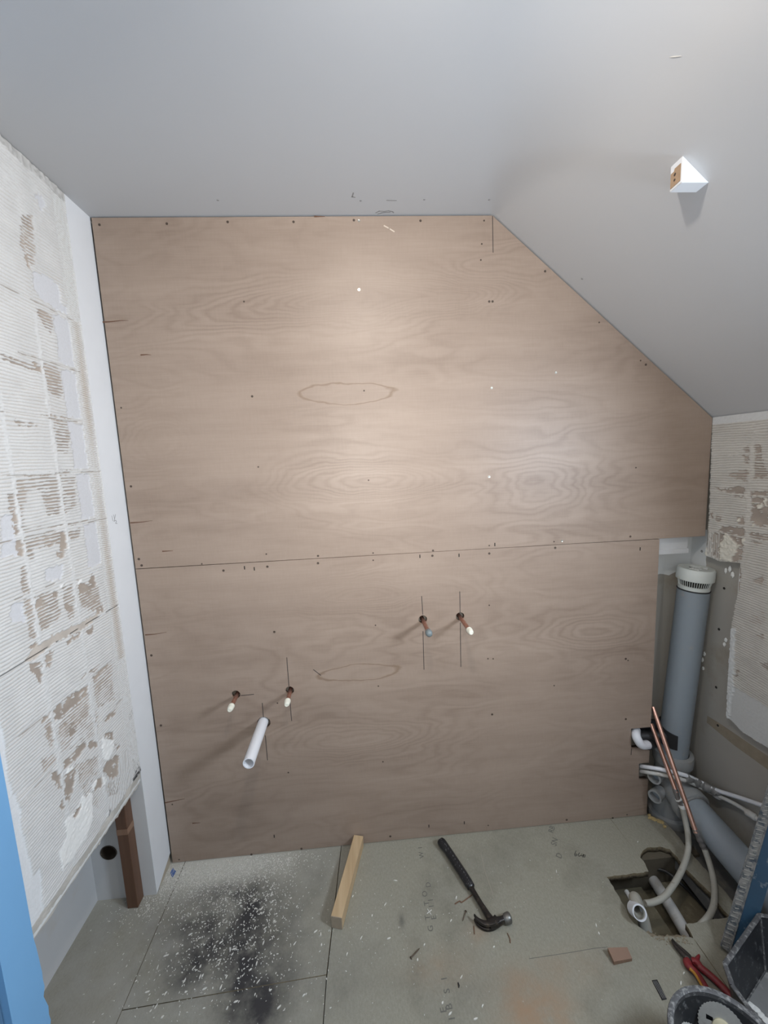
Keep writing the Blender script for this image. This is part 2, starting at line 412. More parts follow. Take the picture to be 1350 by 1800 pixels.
RUST = [(1.264,-0.574) + (0.10, 0.06, 1.0), (1.242,-0.529) + (0.09, 0.07, 0.7), (1.001,-0.432) + (0.10, 0.05, 0.4), (1.15,-0.355) + (0.04, 0.03, 0.55), (1.401,-0.471) + (0.12, 0.05, 0.35)]
m_floor = floor_mat()
m_chipedge = plain('broken_chipboard_edge', (0.155, 0.125, 0.075), 0.9, var=0.6, scale=160, bump=0.9, dirt=(0.06, 0.045, 0.03), dirt_amt=0.4, dirt_scale=90)

m_chipcrumb = plain('chipboard_crumb', (0.28, 0.235, 0.165), 0.9, var=0.4, scale=120)

# vertex-coloured adhesive relief
def relief_mat():
    t = NT('tile_adhesive'); a = t.n('ShaderNodeAttribute'); a.attribute_name = 'Col'
    n = t.noise(220, 4, 0.6); c = t.mix(t.math('MULTIPLY', t.math('SUBTRACT', 0.6, n), 0.35, clamp=True), a.outputs['Color'], (0.25, 0.23, 0.20))
    t.bump(n, 0.25, 0.0008)
    return t.done(c, 0.85, 0, 0.25)
m_relief = relief_mat()

# ------------------------------------------------------------------ setting: shell
ZC, XS, XR, ZS = 2.401, 1.341, 2.196, 1.683
XG = 2.225                                            # stripped wall face behind the adhesive layer
SL = (ZC-ZS)/(XR-XS)
YB, YF = 0.10, -2.75                                  # face of the wall behind the plywood, wall behind the camera

x2 = XG+0.12
bm = bmesh.new(); rows = []
half = math.atan(SL)/2; tl = math.tan(half); su = math.hypot(1, SL)
for y in [YB+0.1, 0.0, -0.03, -0.08, -0.15, -0.25, -0.4, -0.6, -0.9, -1.6, YF-0.1]:
    Rr_ = 0.03+0.5*min(1.0, max(0.0, -y)/0.5); d = Rr_*tl                    # the crease gets rounder away from the plywood
    prof = [(-0.45, ZC), (XS-d, ZC)]
    for k in range(1, 12):
        t = 2*half*k/12; prof.append((XS-d+Rr_*math.sin(t), ZC-Rr_*(1-math.cos(t))))
    prof += [(XS+d/su, ZC-d*SL/su), (x2, ZC-(x2-XS)*SL)]
    rows.append([bm.verts.new((x, y, z)) for x, z in prof]+[bm.verts.new((x2, y, ZC+0.15)), bm.verts.new((-0.45, y, ZC+0.15))])
for A_, B_ in zip(rows, rows[1:]):
    n_ = len(A_)
    for k in range(n_): bm.faces.new((A_[k], A_[(k+1) % n_], B_[(k+1) % n_], B_[k]))
bm.faces.new(rows[0]); bm.faces.new(rows[-1][::-1])
ceiling = obj('ceiling', bm, m_ceil, None, True, kind='structure', label='white painted ceiling, flat on the left and sloping on the right')
slope = ceiling
bm = B((-0.45, YB, -0.3), (2.45, YB+0.1, 2.5))
wall_back = obj('wall_back', bm, m_greywall, kind='structure', label='old wall behind the plywood, seen in the gap beside the soil pipe')
bm = B((XG, -0.9, -0.3), (XG+0.12, YB+0.05, 1.75)); box(bm, (XG-0.029, YF, -0.3), (XG+0.12, -0.9, 1.75))
wall_right = obj('wall_right', bm, m_greywall, kind='structure', label='low wall under the slope, partly stripped of tile adhesive')
bm = B((-0.45, YF-0.1, -0.3), (2.45, YF, 2.5))
wall_front = obj('wall_front', bm, m_white, kind='structure')
# left wall: boarded above, open cavity at the foot
bm = B((-0.30, -0.118, 0.62), (-0.012, YB, ZC)); box(bm, (-0.30, -0.62, 0.62), (-0.012, -0.118, ZC)); box(bm, (-0.30, YF, -0.3), (-0.05, -0.75, ZC))
box(bm, (-0.30, -0.75, 0.62), (-0.05, -0.6, ZC))
wall_left = obj('wall_left', bm, m_white, kind='structure', label='left wall with ridged tile adhesive above an open cavity')
# cavity lining
bm = B((-0.30, -0.80, -0.05), (-0.213, -0.10, 0.62)); 
obj('cavity_side_panel', bm, m_white, wall_left, label='white painted board lining the left of the cavity')
bm = plate([(-0.215, -0.01), (-0.0004, -0.01), (-0.0004, 0.62), (-0.215, 0.62)], [ring2((-0.149, 0.195), 0.029, 28)], lambda x, z, t: (x, -0.1165+t, z), 0.02)
obj('cavity_end_panel', bm, m_white, wall_left, label='white board with a round hole at the end of the cavity')
obj('pipe_sleeve', pipe(bmesh.new(), [(-0.149, -0.1185, 0.195), (-0.149, 0.06, 0.195)], 0.0288, 0.0262, 28), plain('dark_hole_lining', (0.055, 0.042, 0.030), 0.9, var=0.4), wall_left)  # bore coloured dark to give the shade inside the hole
obj('hole_shade', B((-0.2, 0.045, 0.15), (-0.1, 0.06, 0.24)), m_dark, wall_left)  # dark sheet standing in for the shade deep in the hole
# strip of clean board beside the plywood, open at its foot
bm = plate([(-0.1155, 0.002), (-0.108, 0.003), (-0.060, 0.022), (-0.004, 0.042), (0.004, 0.045), (0.004, ZC), (-0.1155, ZC)], [], lambda y, z, t: (-0.012+t, y, z), 0.012)
obj('board_strip', bm, m_strip, wall_left, label='smooth white board strip beside the plywood')
obj('strip_foot', B((-0.012, -0.104, 0.0), (-0.002, -0.002, 0.055)), plain('buff_batten', (0.42, 0.37, 0.29), 0.8, var=0.15, scale=40), wall_left)
# blue-painted lining at the left edge, and the darker door edge beyond it
bm = bmesh.new()
edge = ragged([(-0.607, 0.46), (-0.606, 0.02)], 0.02, 0.004, 5, False)
prism(bm, [(-0.690, -0.01), (-0.606, -0.01)]+edge[::-1]+[(-0.609, 0.48), (-0.607, ZC), (-0.690, ZC)], lambda y, z, t: (t, y, z), -0.03, 0.004)
trim_1 = obj('trim_1', bm, m_blue, kind='structure', label='light blue painted lining at the end of the left wall')
door_1 = obj('door_1', B((-0.05, -1.5, 0.0), (-0.012, -0.692, 2.05)), m_bluedark, kind='structure', label='dark blue door edge at the lower left')
# window (daylight) outside the picture
window_1 = obj('window_1', B((XG-0.04, -1.62, 1.12), (XG-0.028, -0.92, 1.66)), m_sky, kind='structure')
fr = B((XG-0.055, -1.66, 1.08), (XG-0.028, -1.62, 1.66)); box(fr, (XG-0.055, -0.92, 1.08), (XG-0.028, -0.88, 1.66)); box(fr, (XG-0.055, -1.62, 1.08), (XG-0.028, -0.92, 1.12))
obj('window_frame', fr, m_white, window_1)

# ------------------------------------------------------------------ adhesive relief on the side walls
def vnoise(u, v, seed):
    """Value noise on arrays."""
    rs = np.random.RandomState(seed); T = rs.rand(256, 256)
    i, j = np.floor(u).astype(int), np.floor(v).astype(int); fu, fv = u-i, v-j
    fu, fv = fu*fu*(3-2*fu), fv*fv*(3-2*fv); g = lambda a, b: T[a % 256, b % 256]
    return (g(i, j)*(1-fu)+g(i+1, j)*fu)*(1-fv)+(g(i, j+1)*(1-fu)+g(i+1, j+1)*fu)*fv

def inside(U, V, poly):
    r = np.zeros(U.shape, bool); n = len(poly)
    for k in range(n):
        (x1, y1), (x2_, y2) = poly[k], poly[(k+1) % n]
        if y1 == y2: continue
        c = (V >= min(y1, y2)) & (V < max(y1, y2)); r ^= c & (U < x1+(V-y1)*(x2_-x1)/(y2-y1))
    return r

ADH, BARE, LAV = np.array([0.66, 0.667, 0.665]), np.array([0.365, 0.315, 0.272]), np.array([0.60, 0.612, 0.64])
PLAST, TAUPE, TAN, MOULD = np.array([0.80, 0.81, 0.80]), np.array([0.50, 0.455, 0.41]), np.array([0.55, 0.49, 0.42]), np.array([0.05, 0.05, 0.05])

def relief(name, parent, y0, y1, z0, z1, dy, dz, x0, sgn, spec):
    ny, nz = int((y1-y0)/dy)+1, int((z1-z0)/dz)+1
    Y, Z = np.meshgrid(np.linspace(y0, y1, ny), np.linspace(z0, z1, nz), indexing='ij')
    wy = Y+(vnoise(Y*140, Z*140, 1)-0.5)*0.010; wz = Z+(vnoise(Y*140, Z*140, 2)-0.5)*0.010
    col, h, keep = spec(Y, Z, wy, wz)
    co = np.stack([np.full(Y.shape, x0)+sgn*h, Y, Z], -1).reshape(-1, 3)
    idx = np.arange(ny*nz).reshape(ny, nz)
    k = keep[:-1, :-1] & keep[1:, :-1] & keep[:-1, 1:] & keep[1:, 1:]
    q = np.stack([idx[:-1, :-1][k], idx[1:, :-1][k], idx[1:, 1:][k], idx[:-1, 1:][k]], -1)
    if sgn < 0: q = q[:, ::-1]
    used, inv = np.unique(q, return_inverse=True); q = inv.reshape(-1, 4); co = co[used]; cc = col.reshape(-1, 3)[used]
    me = bpy.data.meshes.new(name); nf = len(q)
    me.vertices.add(len(co)); me.vertices.foreach_set('co', co.astype(np.float32).ravel())
    me.loops.add(nf*4); me.loops.foreach_set('vertex_index', q.astype(np.int32).ravel())
    me.polygons.add(nf); me.polygons.foreach_set('loop_start', np.arange(0, nf*4, 4, dtype=np.int32))
    me.update(calc_edges=True)
    at = me.attributes.new('Col', 'FLOAT_COLOR', 'POINT')
    at.data.foreach_set('color', np.concatenate([cc, np.ones((len(cc), 1))], 1).astype(np.float32).ravel())
    me.materials.append(m_relief)
    o = bpy.data.objects.new(name, me); C.objects.link(o); o.parent = parent
    return o

PITCH = 0.0086
def ridges(Y, Z, T):
    """0 in the trowel grooves, 1 on the ridges; squash noise varies the groove width."""
    ph = T/PITCH+(vnoise(Y*9, Z*22, 3)-0.5)*0.9+(vnoise(Y*45, Z*45, 4)-0.5)*0.22
    return np.abs((ph % 1.0)*2-1)

def layer(Y, Z, wy, wz, soft, hard, T, base_groove):
    p = ridges(Y, Z, T)
    nz_ = vnoise(Y*60, Z*130, 5); n2 = vnoise(Y*20, Z*26, 6)
    b = np.full(Y.shape, -1.0)
    for poly, s in soft:
        m = inside(wy, wz, poly); b[m] = np.maximum(b[m], s)
    bb = b*0.80+(nz_-0.5)*0.45+(n2-0.5)*0.35
    bare = (b > 0) & (p < bb) 
    for poly, s in hard: bare |= inside(wy, wz, poly) & ((vnoise(Y*75, Z*110, 8) < 0.80) | (p < 0.5))
    groove = np.clip((base_groove-p)/0.14, 0, 1)
    return p, groove, bare

SOFT_L = [([(-0.301,2.239),(-0.265,2.261),(-0.272,2.168),(-0.285,2.12),(-0.307,2.131),(-0.324,2.157)], .62), ([(-0.3,2.015),(-0.246,2.014),(-0.242,1.983),(-0.257,1.958),(-0.286,1.979)], .62), ([(-0.434,1.863),(-0.403,1.86),(-0.328,1.864),(-0.316,1.849),(-0.317,1.843),(-0.372,1.845),(-0.436,1.852)], .7),
 ([(-0.307,1.874),(-0.249,1.872),(-0.244,1.864),(-0.241,1.805),(-0.256,1.784),(-0.296,1.796),(-0.305,1.854)], .62), ([(-0.301,1.738),(-0.221,1.731),(-0.257,1.633),(-0.298,1.63),(-0.296,1.713)], .58), ([(-0.343,1.729),(-0.301,1.738),(-0.221,1.732),(-0.239,1.724),(-0.3,1.726)], .7),
 ([(-0.439,1.711),(-0.353,1.706),(-0.354,1.7),(-0.409,1.696)], .8), ([(-0.42,1.576),(-0.244,1.585),(-0.245,1.578),(-0.37,1.57),(-0.425,1.571)], .62), ([(-0.446,1.568),(-0.299,1.572),(-0.323,1.463),(-0.371,1.47),(-0.373,1.508),(-0.377,1.535),(-0.422,1.538),(-0.443,1.479),(-0.461,1.489)], .55),
 ([(-0.3,1.567),(-0.243,1.565),(-0.251,1.479),(-0.31,1.461)], .5), ([(-0.478,1.534),(-0.456,1.533),(-0.461,1.489),(-0.483,1.492)], .75), ([(-0.455,1.417),(-0.332,1.417),(-0.338,1.386),(-0.434,1.388),(-0.458,1.382)], .75), ([(-0.3,1.411),(-0.25,1.411),(-0.26,1.387),(-0.298,1.386)], .62),
 ([(-0.477,1.354),(-0.454,1.357),(-0.457,1.288),(-0.483,1.288)], .72), ([(-0.482,1.275),(-0.462,1.272),(-0.457,1.169),(-0.485,1.174)], .78), ([(-0.448,1.27),(-0.381,1.266),(-0.373,1.204),(-0.387,1.185),(-0.448,1.179)], .8), ([(-0.355,1.27),(-0.309,1.264),(-0.324,1.168),(-0.347,1.169),(-0.354,1.221)], .62),
 ([(-0.294,1.233),(-0.205,1.222),(-0.204,1.151),(-0.252,1.157),(-0.296,1.191)], .8), ([(-0.414,0.946),(-0.312,0.934),(-0.327,0.862),(-0.389,0.853),(-0.44,0.873),(-0.446,0.894)], .8), ([(-0.292,0.967),(-0.194,0.961),(-0.205,0.839),(-0.287,0.863),(-0.29,0.911)], .7),
 ([(-0.483,0.945),(-0.455,0.946),(-0.46,0.872),(-0.479,0.878),(-0.484,0.922)], .82), ([(-0.509,0.87),(-0.459,0.847),(-0.464,0.826),(-0.507,0.83)], .7), ([(-0.406,0.77),(-0.316,0.725),(-0.322,0.673),(-0.397,0.701)], .75), ([(-0.397,0.701),(-0.317,0.659),(-0.347,0.581),(-0.364,0.598)], .6),
 ([(-0.289,0.615),(-0.231,0.575),(-0.251,0.541),(-0.293,0.57)], .6), ([(-0.457,1.439),(-0.432,1.442),(-0.221,1.432),(-0.136,1.438),(-0.138,1.429),(-0.295,1.427),(-0.437,1.421)], .4), ([(-0.449,0.897),(-0.362,0.868),(-0.289,0.855),(-0.298,0.786),(-0.418,0.823),(-0.442,0.833)], .5),
 ([(-0.466,1.528),(-0.45,1.529),(-0.429,1.368),(-0.447,1.365)], .45)]
HARD_L = [([(-0.315,2.14),(-0.303,2.142),(-0.298,2.103),(-0.307,2.113)], 1), ([(-0.337,1.866),(-0.312,1.867),(-0.314,1.845),(-0.334,1.851)], 1), ([(-0.482,1.494),(-0.46,1.494),(-0.466,1.448),(-0.461,1.438),(-0.476,1.436),(-0.482,1.464)], 1), ([(-0.48,1.423),(-0.459,1.418),(-0.462,1.38),(-0.478,1.383)], 1),
 ([(-0.332,1.417),(-0.308,1.416),(-0.317,1.361),(-0.343,1.363)], 1), ([(-0.355,1.366),(-0.325,1.356),(-0.33,1.341),(-0.358,1.354)], 1), ([(-0.448,1.27),(-0.42,1.263),(-0.429,1.245),(-0.45,1.241)], 1), ([(-0.354,1.213),(-0.326,1.207),(-0.33,1.187),(-0.351,1.195)], 1),
 ([(-0.396,1.264),(-0.376,1.264),(-0.37,1.249),(-0.391,1.25)], 1), ([(-0.294,1.271),(-0.261,1.24),(-0.247,1.244),(-0.223,1.268),(-0.215,1.243),(-0.216,1.226),(-0.265,1.22),(-0.293,1.228)], 1), ([(-0.23,1.157),(-0.197,1.152),(-0.198,1.136),(-0.235,1.137)], 1), ([(-0.484,1.159),(-0.454,1.164),(-0.454,1.147),(-0.486,1.149)], 1),
 ([(-0.443,1.116),(-0.412,1.113),(-0.426,1.091),(-0.438,1.075),(-0.449,1.085)], 1), ([(-0.498,1.114),(-0.48,1.109),(-0.458,1.108),(-0.463,1.072),(-0.473,1.051),(-0.486,1.077)], 1), ([(-0.369,1.115),(-0.311,1.119),(-0.318,1.105),(-0.365,1.103)], 1), ([(-0.288,1.109),(-0.251,1.113),(-0.264,1.089),(-0.285,1.097)], 1),
 ([(-0.446,0.964),(-0.416,0.961),(-0.423,0.927),(-0.444,0.932)], 1), ([(-0.399,0.97),(-0.313,0.952),(-0.32,0.93),(-0.374,0.925),(-0.418,0.93),(-0.418,0.949)], 1), ([(-0.297,0.992),(-0.247,0.985),(-0.258,0.976),(-0.289,0.979)], 1), ([(-0.292,0.967),(-0.208,0.968),(-0.216,0.959),(-0.282,0.949)], 1),
 ([(-0.325,0.99),(-0.306,0.997),(-0.309,0.986),(-0.339,0.983)], 1), ([(-0.49,0.964),(-0.459,0.968),(-0.462,0.954),(-0.489,0.953)], 1), ([(-0.479,0.934),(-0.465,0.927),(-0.467,0.906),(-0.482,0.912)], 1), ([(-0.27,0.813),(-0.203,0.807),(-0.212,0.793),(-0.267,0.802)], 1), ([(-0.406,0.879),(-0.374,0.868),(-0.389,0.853),(-0.406,0.86)], 1),
 ([(-0.442,0.808),(-0.386,0.812),(-0.356,0.805),(-0.356,0.783),(-0.404,0.781),(-0.44,0.787)], 1), ([(-0.342,0.791),(-0.306,0.773),(-0.31,0.754),(-0.346,0.77)], 1), ([(-0.487,0.809),(-0.458,0.801),(-0.459,0.747),(-0.464,0.74),(-0.475,0.767)], 1), ([(-0.475,0.717),(-0.458,0.708),(-0.457,0.683),(-0.474,0.702)], 1),
 ([(-0.445,0.774),(-0.406,0.761),(-0.415,0.726),(-0.443,0.687),(-0.455,0.715)], 1), ([(-0.268,0.768),(-0.236,0.751),(-0.237,0.718),(-0.254,0.711),(-0.284,0.749)], 1), ([(-0.233,0.709),(-0.203,0.672),(-0.225,0.676)], 1), ([(-0.284,0.68),(-0.222,0.66),(-0.235,0.588),(-0.278,0.615),(-0.301,0.67)], 1), ([(-0.345,0.664),(-0.303,0.657),(-0.298,0.617),(-0.348,0.639)], 1)]
FILL_L = [[(-0.289,0.764),(-0.267,0.748),(-0.237,0.718),(-0.247,0.689),(-0.278,0.681),(-0.298,0.706)], [(-0.399,0.667),(-0.36,0.641),(-0.373,0.569),(-0.405,0.546),(-0.458,0.539),(-0.503,0.547),(-0.502,0.596),(-0.471,0.614),(-0.468,0.662),(-0.432,0.644)], [(-0.437,0.783),(-0.41,0.772),(-0.419,0.763),(-0.443,0.772)],
          [(-0.355,0.667),(-0.335,0.663),(-0.353,0.639),(-0.362,0.655)], [(-0.313,0.65),(-0.298,0.644),(-0.298,0.614),(-0.311,0.633)], [(-0.298,1.264),(-0.28,1.265),(-0.277,1.256),(-0.297,1.255)], [(-0.361,1.272),(-0.346,1.274),(-0.35,1.264),(-0.363,1.266)]]
FILL_HOLE = [(-0.441,0.642),(-0.404,0.654),(-0.408,0.639),(-0.435,0.63)]
MOULD_L = [[(-0.176,0.522),(-0.136,0.537),(-0.11,0.534),(-0.117,0.487),(-0.163,0.485)], [(-0.317,0.513),(-0.296,0.529),(-0.29,0.519),(-0.314,0.502)]]
TAUPE_L = [(-0.506,1.133),(-0.472,1.15),(-0.414,1.152),(-0.306,1.143),(-0.228,1.142),(-0.225,1.13),(-0.285,1.122),(-0.419,1.13),(-0.495,1.12)]

def spec_left(Y, Z, wy, wz):
    n = vnoise(Y*30, Z*30, 11); nf = vnoise(Y*160, Z*160, 12)
    vert = (Z < 0.64) & (Y > -0.30)
    tilt = 0.02*(vnoise(np.floor((Y+0.007)/0.15)+50, np.floor((Z-0.08)/0.15)+20, 9)-0.5)
    T = np.where(vert, Y+0.1*Z, Z+tilt*Y)
    bg = 0.27+0.22*(vnoise(Y*7, Z*9, 13)-0.4)
    bg = np.where(Y > -0.118, 0.0, bg)
    p, groove, bare = layer(Y, Z, wy, wz, SOFT_L, HARD_L, T, bg)
    fall = np.ones(Y.shape)
    col = ADH*(1-0.10*n[..., None])+np.zeros(Y.shape+(3,))
    h = 0.0012+0.0026*np.clip((p-0.05)/0.3, 0, 1)
    shade = (groove*0.55)[..., None]
    col = col*(1-shade)+TAUPE*shade
    # clean lavender paint where a strip of adhesive never lay
    lav = (wy > -0.238) & (wy < -0.176) & (wz > 1.27) & (wz < 2.06)
    lav &= ~((np.abs((wz-0.08) % 0.15-0.075) > 0.067)) & (vnoise(wy*18, wz*14, 14) < 0.80) | ((wy > -0.30) & (wy < -0.20) & (wz > 2.05) & (wz < 2.13) & (vnoise(wy*12, wz*12, 15) < 0.55))
    for poly in LAV_L: lav |= inside(wy, wz, poly)
    col[lav] = LAV; h[lav] = 0.0008
    # fine-combed tan strip next to the clean board
    st = (Y > -0.177) & (Y < -0.118)
    pf = np.abs(((Z+0.1*Y)/0.0062+(vnoise(Y*30, Z*60, 16)-0.5)*0.6) % 1.0*2-1)
    tan = np.clip(1-np.abs(Y+0.143)/0.022, 0, 1)*((Z > 0.95) & (Z < 2.03))*np.clip(0.5+1.2*(vnoise(Y*6, Z*5, 17)-0.4), 0.25, 1)
    hs = 0.0010+0.0022*np.clip(pf/0.6, 0, 1)
    lowp = np.clip((0.55*tan+0.15-pf)/0.2, 0, 1)
    cs = (ADH*0.98)*(1-lowp[..., None])+BARE*1.15*lowp[..., None]
    cs = cs*(1-0.35*tan[..., None])+TAN*0.35*tan[..., None]
    col[st] = cs[st]; h[st] = hs[st]
    bare &= ~st & ~lav
    # beads squeezed up along the tile joints
    for gy in (-0.308, -0.457):
        d = np.abs(wy-gy-0.0005); m = (d < 0.007) & (Z < 1.86 if gy < -0.4 else Z < 2.0); bead = np.clip(1-d/0.006, 0, 1)
        h[m] = np.maximum(h[m], 0.0022+0.0030*bead[m]*(0.4+0.9*nf[m])); bare[m & (d < 0.0045)] = False; col[m] = ADH*0.97
    for gz in (0.69, 0.818, 0.968, 1.285, 1.425, 1.578, 1.727, 1.88, 2.03):
        d = np.abs(wz-gz-0.02*(Y+0.3)*0); m = (d < 0.006) & (Y < -0.06); bead = np.clip(1-d/0.005, 0, 1)
        crack = (np.abs(Z-gz+0.004*(n-0.5)) < 0.0012) & (n > 0.60) & (Y < -0.1)
        h[m] = np.maximum(h[m], 0.0018+0.0022*bead[m]*nf[m]); bare[m & (d < 0.003) & (nf > 0.35)] = False
        col[crack] = TAUPE*0.75; h[crack] = 0.0006
    # board joint, taped, with an open crack
    tp = inside(wy, wz, TAUPE_L); col[tp] = TAUPE*(0.9+0.25*n[tp][:, None]); h[tp] = 0.0014; bare &= ~(tp & (nf < 0.9))
    ck = (np.abs(Z-1.129) < 0.0014) & ((Y < -0.43) | ((Y > -0.19) & (Y < -0.02)) | (n > 0.55)); col[ck] = (0.12, 0.11, 0.10); h[ck] = -0.001
    # seam beside the strip
    sm = np.abs(Y+0.118+0.003*(n-0.5)) < 0.0022; col[sm] = ADH*0.90; h[sm] = 0.0042
    cl = (Y > -0.1165); col[cl] = (0.745, 0.765, 0.785); fr_ = np.abs(((Z-0.9*Y)/0.010) % 1*2-1); faint = cl & (vnoise(Y*10, Z*6, 19) > 0.45)
    h[cl] = 0.0012; h[faint] += 0.0006*np.clip((fr_[faint]-0.3)/0.4, 0, 1)
    col[bare] = BARE*(0.88+0.3*n[bare][:, None]); h[bare] = 0.0002
    for poly in FILL_L:
        m = inside(wy, wz, poly) & ~inside(wy, wz, FILL_HOLE); col[m] = PLAST; h[m] = 0.004+0.002*n[m]+0.0012*nf[m]
    m = inside(wy, wz, FILL_HOLE); col[m] = BARE; h[m] = 0.0002
    rim_ = Z > 2.378-0.02*(n-0.5); col[rim_] = np.array([0.50, 0.50, 0.49])*(0.8+0.35*nf[rim_][:, None]); h[rim_] = 0.002+0.003*nf[rim_]
    for poly in MOULD_L:
        m = inside(wy, wz, poly); k = np.clip((nf[m]-0.15)*1.6, 0, 1)[:, None]; col[m] = col[m]*(1-k)+MOULD*k
    sc = (np.abs(((Z+1.6*Y)/0.007) % 1*2-1) < 0.35) & (Y > -0.155) & (Y < -0.118) & (Z > 0.53) & (Z < 0.78) & (n > 0.45); col[sc] = (0.30, 0.28, 0.27); h[sc] = 0.0004
    # plain paint next to the blue lining, and the broken lower edge
    ed = Y < -0.585+0.012*(n-0.5)+np.where(Z < 0.62, 0.02, 0.0)-np.where(Z > 0.85, 0.01, 0); col[ed] = (0.72, 0.74, 0.76); h[ed] = 0.0012
    low = Z < 0.512+0.010*(n-0.5)+0.03*np.clip((-0.45-Y)/0.15, 0, 1)*0; col[low] = np.array([0.56, 0.54, 0.50])*(0.85+0.3*n[low][:, None]); h[low] = 0.001-0.010*np.clip((0.510-Z[low])/0.050, 0, 1)**1.4+0.001*nf[low]
    h += 0.0006*(nf-0.5)
    keep = (Z > 0.462+0.010*(vnoise(Y*40, Z*0, 20)-0.5)+0.006*(vnoise(Y*150, Z*0, 21)-0.5)) & (Y < -0.1165)
    return np.clip(col, 0.02, 0.85), h, keep
LAV_L = [[(-0.506,1.484),(-0.475,1.484),(-0.477,1.387),(-0.524,1.389)], [(-0.402,1.331),(-0.337,1.326),(-0.35,1.285),(-0.405,1.298)], [(-0.523,1.275),(-0.486,1.272),(-0.489,1.224),(-0.524,1.23)], [(-0.294,2.105),(-0.264,2.112),(-0.196,2.113),(-0.199,2.043),(-0.274,2.042),(-0.291,2.054)], [(-0.243,2.317),(-0.214,2.341),(-0.202,2.32),(-0.228,2.29)]]
relief('adhesive_layer', wall_left, -0.607, -0.0005, 0.44, 2.400, 0.0034, 0.00155, 0.0, 1, spec_left)
# core of the broken board behind the adhesive
obj('board_core', B((-0.012, -0.606, 0.474), (-0.003, -0.119, 0.64)), m_whitewall, wall_left)

SOFT_R = [([(-0.128,1.487),(-0.156,1.482),(-0.156,1.444),(-0.085,1.461),(-0.085,1.468)], .85), ([(-0.134,1.567),(-0.151,1.567),(-0.154,1.508),(-0.134,1.511)], .85), ([(-0.173,1.576),(-0.192,1.575),(-0.206,1.499),(-0.226,1.484),(-0.229,1.455),(-0.18,1.459),(-0.174,1.537)], .88),
 ([(-0.09,1.401),(-0.149,1.399),(-0.15,1.387),(-0.088,1.388)], .8), ([(-0.037,1.306),(-0.061,1.31),(-0.06,1.29),(-0.039,1.287)], .95), ([(-0.023,1.23),(-0.067,1.26),(-0.071,1.146),(-0.033,1.153)], .75), ([(-0.172,1.266),(-0.243,1.271),(-0.246,1.242),(-0.194,1.225)], .9),
 ([(-0.203,1.105),(-0.241,1.129),(-0.235,1.086)], .9), ([(-0.229,0.907),(-0.254,0.924),(-0.255,0.904)], .95), ([(-0.248,0.817),(-0.279,0.833),(-0.281,0.8)], .9), ([(-0.184,0.957),(-0.241,1.011),(-0.263,0.979),(-0.226,0.943)], .4)]
HARD_R = [([(-0.017,1.415),(-0.07,1.412),(-0.126,1.426),(-0.15,1.418),(-0.147,1.403),(-0.071,1.403)], 1), ([(-0.169,1.409),(-0.231,1.42),(-0.241,1.298),(-0.209,1.292),(-0.177,1.309),(-0.181,1.36)], 1), ([(-0.014,1.308),(-0.026,1.316),(-0.026,1.285)], 1), ([(-0.124,1.308),(-0.151,1.324),(-0.156,1.288),(-0.132,1.29)], 1),
 ([(-0.064,1.269),(-0.115,1.277),(-0.159,1.276),(-0.158,1.234),(-0.153,1.16),(-0.125,1.147),(-0.106,1.148),(-0.07,1.195)], 1), ([(-0.164,0.723),(-0.17,0.756),(-0.177,0.755),(-0.175,0.725),(-0.167,0.716)], 1), ([(-0.177,1.566),(-0.193,1.567),(-0.195,1.537),(-0.182,1.527)], 1), ([(-0.144,1.126),(-0.151,1.149),(-0.159,1.109),(-0.15,1.029),(-0.145,1.062)], 1)]
FILL_R = [[(-0.089,1.251),(-0.109,1.235),(-0.145,1.211),(-0.127,1.175),(-0.116,1.146),(-0.069,1.139),(-0.067,1.194)], [(-0.151,1.237),(-0.161,1.243),(-0.165,1.226),(-0.155,1.221)], [(-0.178,1.372),(-0.188,1.377),(-0.191,1.369),(-0.181,1.366)], [(-0.195,1.366),(-0.212,1.375),(-0.217,1.357),(-0.2,1.351)], [(-0.217,1.388),(-0.23,1.393),(-0.232,1.366),(-0.221,1.365)], [(-0.129,1.304),(-0.137,1.31),(-0.14,1.298),(-0.132,1.294)],
          [(-0.188,1.297),(-0.196,1.302),(-0.199,1.291),(-0.191,1.289)], [(0.011,1.182),(-0.01,1.182),(-0.015,1.125),(-0.002,1.122)]]
BOUND_R = [(0.003, 1.6835), (-0.899, 1.69), (-0.899, 0.56), (-0.42, 0.55)]+[(-0.299,0.531),(-0.21,0.526),(-0.142,0.543),(-0.135,0.898),(-0.148,1.026),(-0.149,1.127),(-0.151,1.151),(-0.132,1.146),(-0.067,1.136),(-0.003,1.141),(-0.012,1.228)]
CLEAN_R = [(-0.158,0.679),(-0.287,0.676),(-0.343,0.674),(-0.355,0.533),(-0.299,0.531),(-0.21,0.526),(-0.138,0.54)]
TRIM_R = [(-0.132,0.897),(-0.155,0.902),(-0.162,0.692),(-0.157,0.598),(-0.156,0.546),(-0.138,0.54)]
